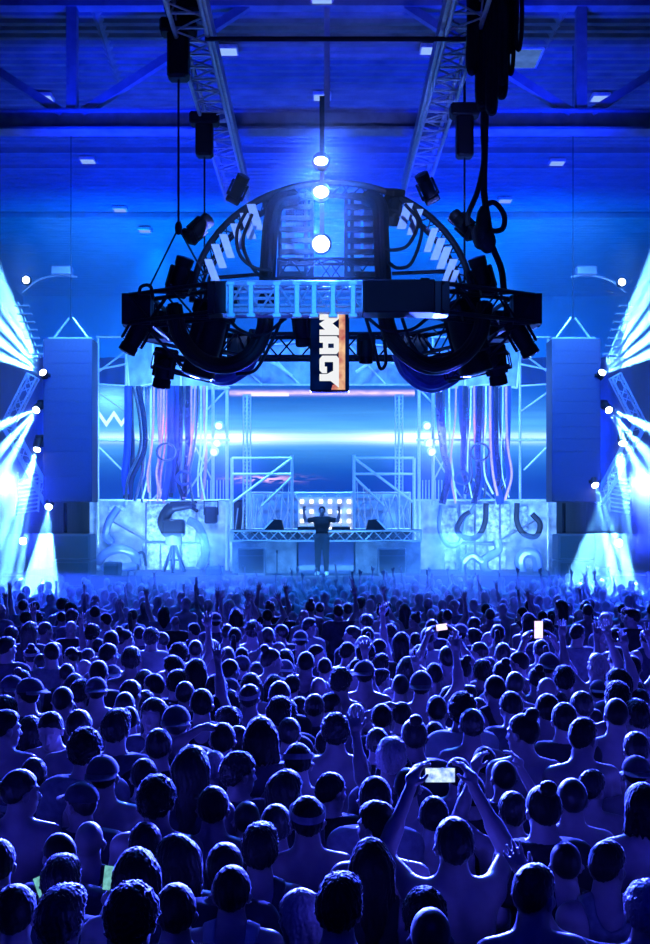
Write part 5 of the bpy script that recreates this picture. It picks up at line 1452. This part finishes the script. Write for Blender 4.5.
me.loops.add(MF.size); me.loops.foreach_set('vertex_index', MF.ravel())
me.polygons.add(len(MF)); me.polygons.foreach_set('loop_start', np.arange(0, MF.size, 4, dtype=np.int32))
me.polygons.foreach_set('use_smooth', np.ones(len(MF), bool)); me.update(calc_edges=True)
me.materials.append(pbr('far_crowd_cloth', (0.06, 0.05, 0.07), 0.7, 0, 0.6, 1.7, hue=(0.3, 0.22, 0.28)))
far_o = bpy.data.objects.new('crowd', me); COL.objects.link(far_o)
tag(far_o, 'farthest hazy crowd packed against the stage and beyond both edges', 'crowd', kind='stuff')
# front barrier between the crowd and the stage
t = thing('crowd_barrier', 'low steel barrier between the front of the crowd and the stage', 'barrier', (0, 29.05, 0))
for i in range(17):
    x = -8.5 + i
    MB().box((x + 0.5, 29.05, 0.6), (0.98, 0.04, 1.15)).build('panel', M['grey'], t, smooth=False)
MB().tube([(-8.6, 29.05, 1.2), (8.6, 29.05, 1.2)], 0.03, 8).build('top_rail', M['steel'], t)

# the disc jockey on the stage in front of the table
dj = make_person(P(322, 0, 29.9).x, 29.9, 1.86, 172, 'disc_jockey', 'short', 'tee', 'black', skin=0, hairm=0, z=ZS, label='performer in black on the stage, both forearms raised before the DJ table', shoes=True, cat='person')
# ------------------------------------------------------------------ haze and light
def light(kind, name, loc, energy, col, target=None, **k):
    l = bpy.data.lights.new(name, kind); l.energy = energy; l.color = col
    for a, v in k.items(): setattr(l, a, v)
    o = bpy.data.objects.new(name, l); o.location = loc; COL.objects.link(o)
    if target is not None:
        o.rotation_euler = (Vector(target) - Vector(loc)).to_track_quat('-Z', 'Y').to_euler()
    return o
AZ = (0.0, 0.16, 1.0); RIM = (0.045, 0.065, 1.0); WH = (0.14, 0.5, 1.0)

def haze(name, label, lo, hi, density, g=0.35):
    m, nt, out = nodes_of('smoke_' + name)
    v = nt.nodes.new('ShaderNodeVolumeScatter'); v.inputs['Density'].default_value = density; v.inputs['Anisotropy'].default_value = g
    v.inputs['Color'].default_value = (0.92, 0.96, 1, 1)
    nt.links.new(v.outputs[0], out.inputs['Volume'])
    lo, hi = Vector(lo), Vector(hi)
    o = MB().box((lo + hi) / 2, hi - lo).build(name, m, smooth=False)
    return tag(o, label, 'haze', kind='stuff')
W_ = XW - 0.15
haze('haze', 'thin theatrical haze filling the hall around and behind the stage', (-W_, 30.6, 0.02), (W_, 61.6, 15.9), HAZE)
haze('haze', 'light blue veil of haze hanging right in front of the stage set', (-7.55, 25.1, 2.95), (7.55, 30.55, 12.0), VEIL)
haze('smoke', 'thin low smoke over the farther half of the crowd', (-7.5, 21.0, 0.03), (7.5, 24.95, 2.1), SMOKE * 0.5)
haze('smoke', 'low stage smoke drifting before the stage edge', (-7.5, 25.1, 0.03), (7.5, 29.0, 2.9), SMOKE)
m = bpy.data.materials['smoke_smoke'].copy(); m.name = 'smoke_puff'
for n in m.node_tree.nodes:
    if n.type == 'VOLUME_SCATTER': n.inputs['Density'].default_value = PUFF; n.inputs['Anisotropy'].default_value = 0.0
o = MB().ball(P(321, 196, 19.6), (1.8, 1.15, 2.1), 18).build('smoke', m); tag(o, 'puff of smoke added to glow around the three white lamps on the mast', 'haze', kind='stuff')  # ball of smoke added to give the lamps their halo
for sx in (-1, 1):
    haze('smoke', 'bright smoke beside the ' + ('left' if sx < 0 else 'right') + ' speaker column', (min(sx * 7.6, sx * 15), 25.5, 0.03), (max(sx * 7.6, sx * 15), 29.9, 10.5), PLUME)

# beam lights at the stage sides
M['beam_lens'] = glow('beam_lens', (0.8, 0.93, 1.0), 25)
bp_ = make_moving_head('beam_light'); note_children()
for c in kids(bp_):
    for d in kids(c):
        if d.name.startswith('lens'): d.data.materials.clear(); d.data.materials.append(M['beam_lens'])
BEAMS = [((45, 375), [(-10, 258), (-10, 285), (-10, 312), (-10, 334), (-10, 352)], 'top'), ((38, 408), [(-10, 430), (-10, 462), (-8, 494)], 'upper middle'),
         ((38, 446), [(-8, 560), (2, 580), (14, 582)], 'lower middle'), ((49, 504), [(30, 582), (40, 584), (52, 584)], 'bottom')]
first = True
for sd, nm in ((-1, 'left'), (1, 'right')):
    for (src, tg, lb) in BEAMS:
        X_ = (lambda px: px) if sd < 0 else (lambda px: 645 - px)
        if sd > 0 and lb == 'lower middle': src, tg = (22, 440), [(70, 582), (54, 582), (36, 582), (18, 582)]
        if sd > 0 and lb == 'bottom': src, tg = (51, 482), [(30, 582), (12, 582)]
        p = P(X_(src[0]), src[1], 29.2)
        tt = [P(X_(a), b_, 26.6) for a, b_ in tg]
        mid_ = tt[len(tt) // 2]
        o = bp_ if first else copy_tree(bp_); first = False
        dr = (mid_ - p).normalized()
        o.rotation_euler = dr.to_track_quat('-Z', 'Y').to_euler(); o.scale = (0.62, 0.62, 0.62)
        o.location = p - dr * 0.1
        o['label'] = lb + ' one of the beam lights beside the ' + nm + ' speaker column'; o['category'] = 'stage light'; o['group'] = 'beam lights beside the speaker columns'
        for q in tt:
            d = (q - p).normalized()
            light('SPOT', 'beam', p + d * 0.22, BEAM_W * (1.4 if lb == 'top' else 1.0), WH, p + d * 5, spot_size=math.radians(7.0), spot_blend=0.8, shadow_soft_size=0.03)
# round bright lamps on the bracket arms and low at the sides
for (px, py, r, lb) in ((26, 280, 0.1, 'round bright lamp on the bracket arm at upper left'), (622, 282, 0.1, 'round bright lamp on the bracket arm at upper right'), (23, 541, 0.1, 'round bright lamp low beside the left bass stack'), (619, 543, 0.1, 'round bright lamp low beside the right bass stack')):
    p = P(px, py, 31.6)
    t = thing('round_lamp', lb, 'lamp', p)
    MB().lathe([(0.04, 0.3), (0.12, 0.2), (r + 0.03, 0.03), (r + 0.04, 0)], p, (0, 1, 0), 14).build('housing', M['black'], t)
    MB().ball(p, (r, 0.05, r), 8).build('lens', M['lamp_white'], t)
    light('POINT', 'round_lamp_light', p + Vector((0, -0.3, 0)), 12, AZ, shadow_soft_size=0.1)

# centre lamps shine down the hall
for py in (161, 192, 244):
    light('SPOT', 'mast_lamp_light', P(321, py, 19.8), 3500, (0.03, 0.12, 1.0), P(321, 560, 2), spot_size=math.radians(110), spot_blend=0.9, shadow_soft_size=0.12)
# lights mostly added without fixtures: rims for the crowd, washes for the set
for i, (x, y) in enumerate(((-5.5, 24.2), (-3.2, 24.2), (-1.0, 24.2), (1.0, 24.2), (3.2, 24.2), (5.5, 24.2))):
    light('SPOT', 'crowd_rim_fill', (x, y, 5.3), BACK_W, RIM, (x * 0.62, 3, 1.8), spot_size=math.radians(40), spot_blend=1.0, shadow_soft_size=0.2)  # no fixture hangs here; added to rim the crowd from behind
for x in (-3.05, 3.05):
    light('SPOT', 'clip_lamp_light', (x, 30.4, 5.5), CLIP_W, (0.05, 0.085, 1.0), (x * 0.6, 7, 1.4), spot_size=math.radians(40), spot_blend=0.6, shadow_soft_size=0.12)
for x in (-8.3, 8.3):
    light('SPOT', 'side_rim_fill', (x, 28.9, 4.2), SIDE_W, (0.02, 0.05, 1.0), (x * 0.3, 6, 1.4), spot_size=math.radians(44), spot_blend=0.6, shadow_soft_size=0.25)  # added at the sides, without a fixture, for rims on the crowd
for x in (-6, 0, 6):
    light('AREA', 'stage_wash', (x, 27.6, 11.0), STAGE_W, (0.05, 0.27, 1.0), (x * 0.9, 33.5, 3.5), shape='RECTANGLE', size=2.5, size_y=0.5, spread=math.radians(120))
for x in (-5.0, 5.0):
    light('AREA', 'tower_light', (x, 30.6, 2.1), STAGE_W * 0.42, (0.14, 0.38, 1.0), (x, 34, 5.0), shape='RECTANGLE', size=2.5, size_y=0.4, spread=math.radians(130))
    light('POINT', 'tower_inner', (x, 34.0, 6.5), 160, AZ, shadow_soft_size=0.3)
light('SPOT', 'pink_light', P(168, 392, 31.5), 130, (1.0, 0.12, 0.55), P(180, 470, 32.6), spot_size=math.radians(70), spot_blend=0.8, shadow_soft_size=0.1)
light('SPOT', 'pink_light', P(480, 392, 31.5), 70, (1.0, 0.15, 0.5), P(480, 470, 32.6), spot_size=math.radians(70), spot_blend=0.8, shadow_soft_size=0.1)
light('AREA', 'booth_fill', (0, 29.35, 1.85), BOOTH_W, (0.08, 0.34, 1.0), (0, 31.2, 2.5), shape='RECTANGLE', size=5.5, size_y=0.15)  # unseen footlight added to brighten the front of the DJ table
for x in (-8.5, 0, 8.5):
    light('SPOT', 'azure_wash', (x, 41.6, 7.2), AZURE_W, (0.0, 0.16, 1.0), (x, 47.0, 10.5), spot_size=math.radians(120), spot_blend=0.9, shadow_soft_size=0.3)
# uplights that wash the roof and the far wall in blue
for x in (-9, 0, 9):
    light('SPOT', 'roof_wash', (x, 36.5, 4.5), ROOF_W, (0.0, 0.022, 1.0), (x * 0.7, 43, 16), spot_size=math.radians(110), spot_blend=0.9, shadow_soft_size=0.3)
for x in (-5.5, 5.5):
    light('SPOT', 'roof_wash', (x, 25.5, 10.2), ROOF_W * 0.25, (0.0, 0.012, 1.0), (x * 0.6, 32, 16), spot_size=math.radians(120), spot_blend=0.9, shadow_soft_size=0.3)
for x in (-3.4, 3.4):
    light('SPOT', 'apron_fill', (x, 29.3, 2.7), APRON_W, (0.03, 0.14, 1.0), (x * 0.8, 8, 1.4), spot_size=math.radians(70), spot_blend=0.7, shadow_soft_size=0.15)  # added low lights that brighten the smoke and rim the crowd
for x in (-4.4, 4.4):
    light('SPOT', 'crowd_fill', (x, 28.4, 10.4), CROWD_W, (0.0, 0.17, 1.0), (x * 0.8, 24.5, 1.0), spot_size=math.radians(64), spot_blend=0.8, shadow_soft_size=0.2)  # unseen overhead light added to brighten the far crowd
    light('SPOT', 'tower_fill', (x, 26.2, 9.0), KEY_W, (0.15, 0.36, 1.0), (x * 1.05, 33, 5.2), spot_size=math.radians(48), spot_blend=0.5, shadow_soft_size=0.2)  # unseen key added to brighten the towers and hoses
for x in (-2.2, 2.2):
    light('SPOT', 'ladder_fill', (x, 20.6, 8.6), 1800, (0.1, 0.16, 1.0), (x * 1.1, 25.5, 12.2), spot_size=math.radians(75), spot_blend=0.7, shadow_soft_size=0.15)  # added lights that only brighten the overhead ladder trusses
light('SPOT', 'arch_fill', (1.5, -1.0, 9.5), 7000, (0.05, 0.2, 1.0), P(332, 240, 20.6), spot_size=math.radians(16), spot_blend=0.5, shadow_soft_size=0.08)  # unseen front light added so the arch slats show
for x in (-6.95, 6.8):
    light('SPOT', 'column_veil_fill', (x * 0.5, 8.0, 11.5), PA_W, (0.0, 0.035, 1.0), (x, 29.2, 6.0), spot_size=math.radians(13), spot_blend=0.5, shadow_soft_size=0.1)  # added blue flood imitating the haze veil over the speaker columns
for px in (238, 427):
    light('SPOT', 'slat_fill', ((px - 332) * 0.02, -1.0, 9.5), 22000, (0.16, 0.3, 1.0), P(px, 243, 20.4), spot_size=math.radians(5.2), spot_blend=0.4, shadow_soft_size=0.05)  # narrow unseen spots added to whiten each group of slats
# unseen front spot, added to brighten the front truss
light('SPOT', 'front_truss_fill', (-1.5, -1.0, 9.5), 11000, (0.01, 0.24, 1.0), P(294, 299, 18.9), spot_size=math.radians(7.4), spot_blend=0.25, shadow_soft_size=0.08)
light('AREA', 'hall_fill', (0, -1.5, 9.0), FILL_W, (0.0, 0.006, 1.0), (0, 14, 1.5), shape='RECTANGLE', size=9, size_y=2.5)

w = bpy.data.worlds.new('hall_dark'); SC.world = w; w.use_nodes = True
bg = w.node_tree.nodes['Background']; bg.inputs[0].default_value = (0.0, 0.01, 1.0, 1); bg.inputs[1].default_value = WORLD
SC.cycles.max_bounces = 6; SC.cycles.diffuse_bounces = 1; SC.cycles.glossy_bounces = 2; SC.cycles.volume_bounces = 0; SC.cycles.transparent_max_bounces = 8
SC.cycles.sample_clamp_indirect = 4.0
SC.cycles.use_denoising = True
SC.cycles.use_light_tree = True
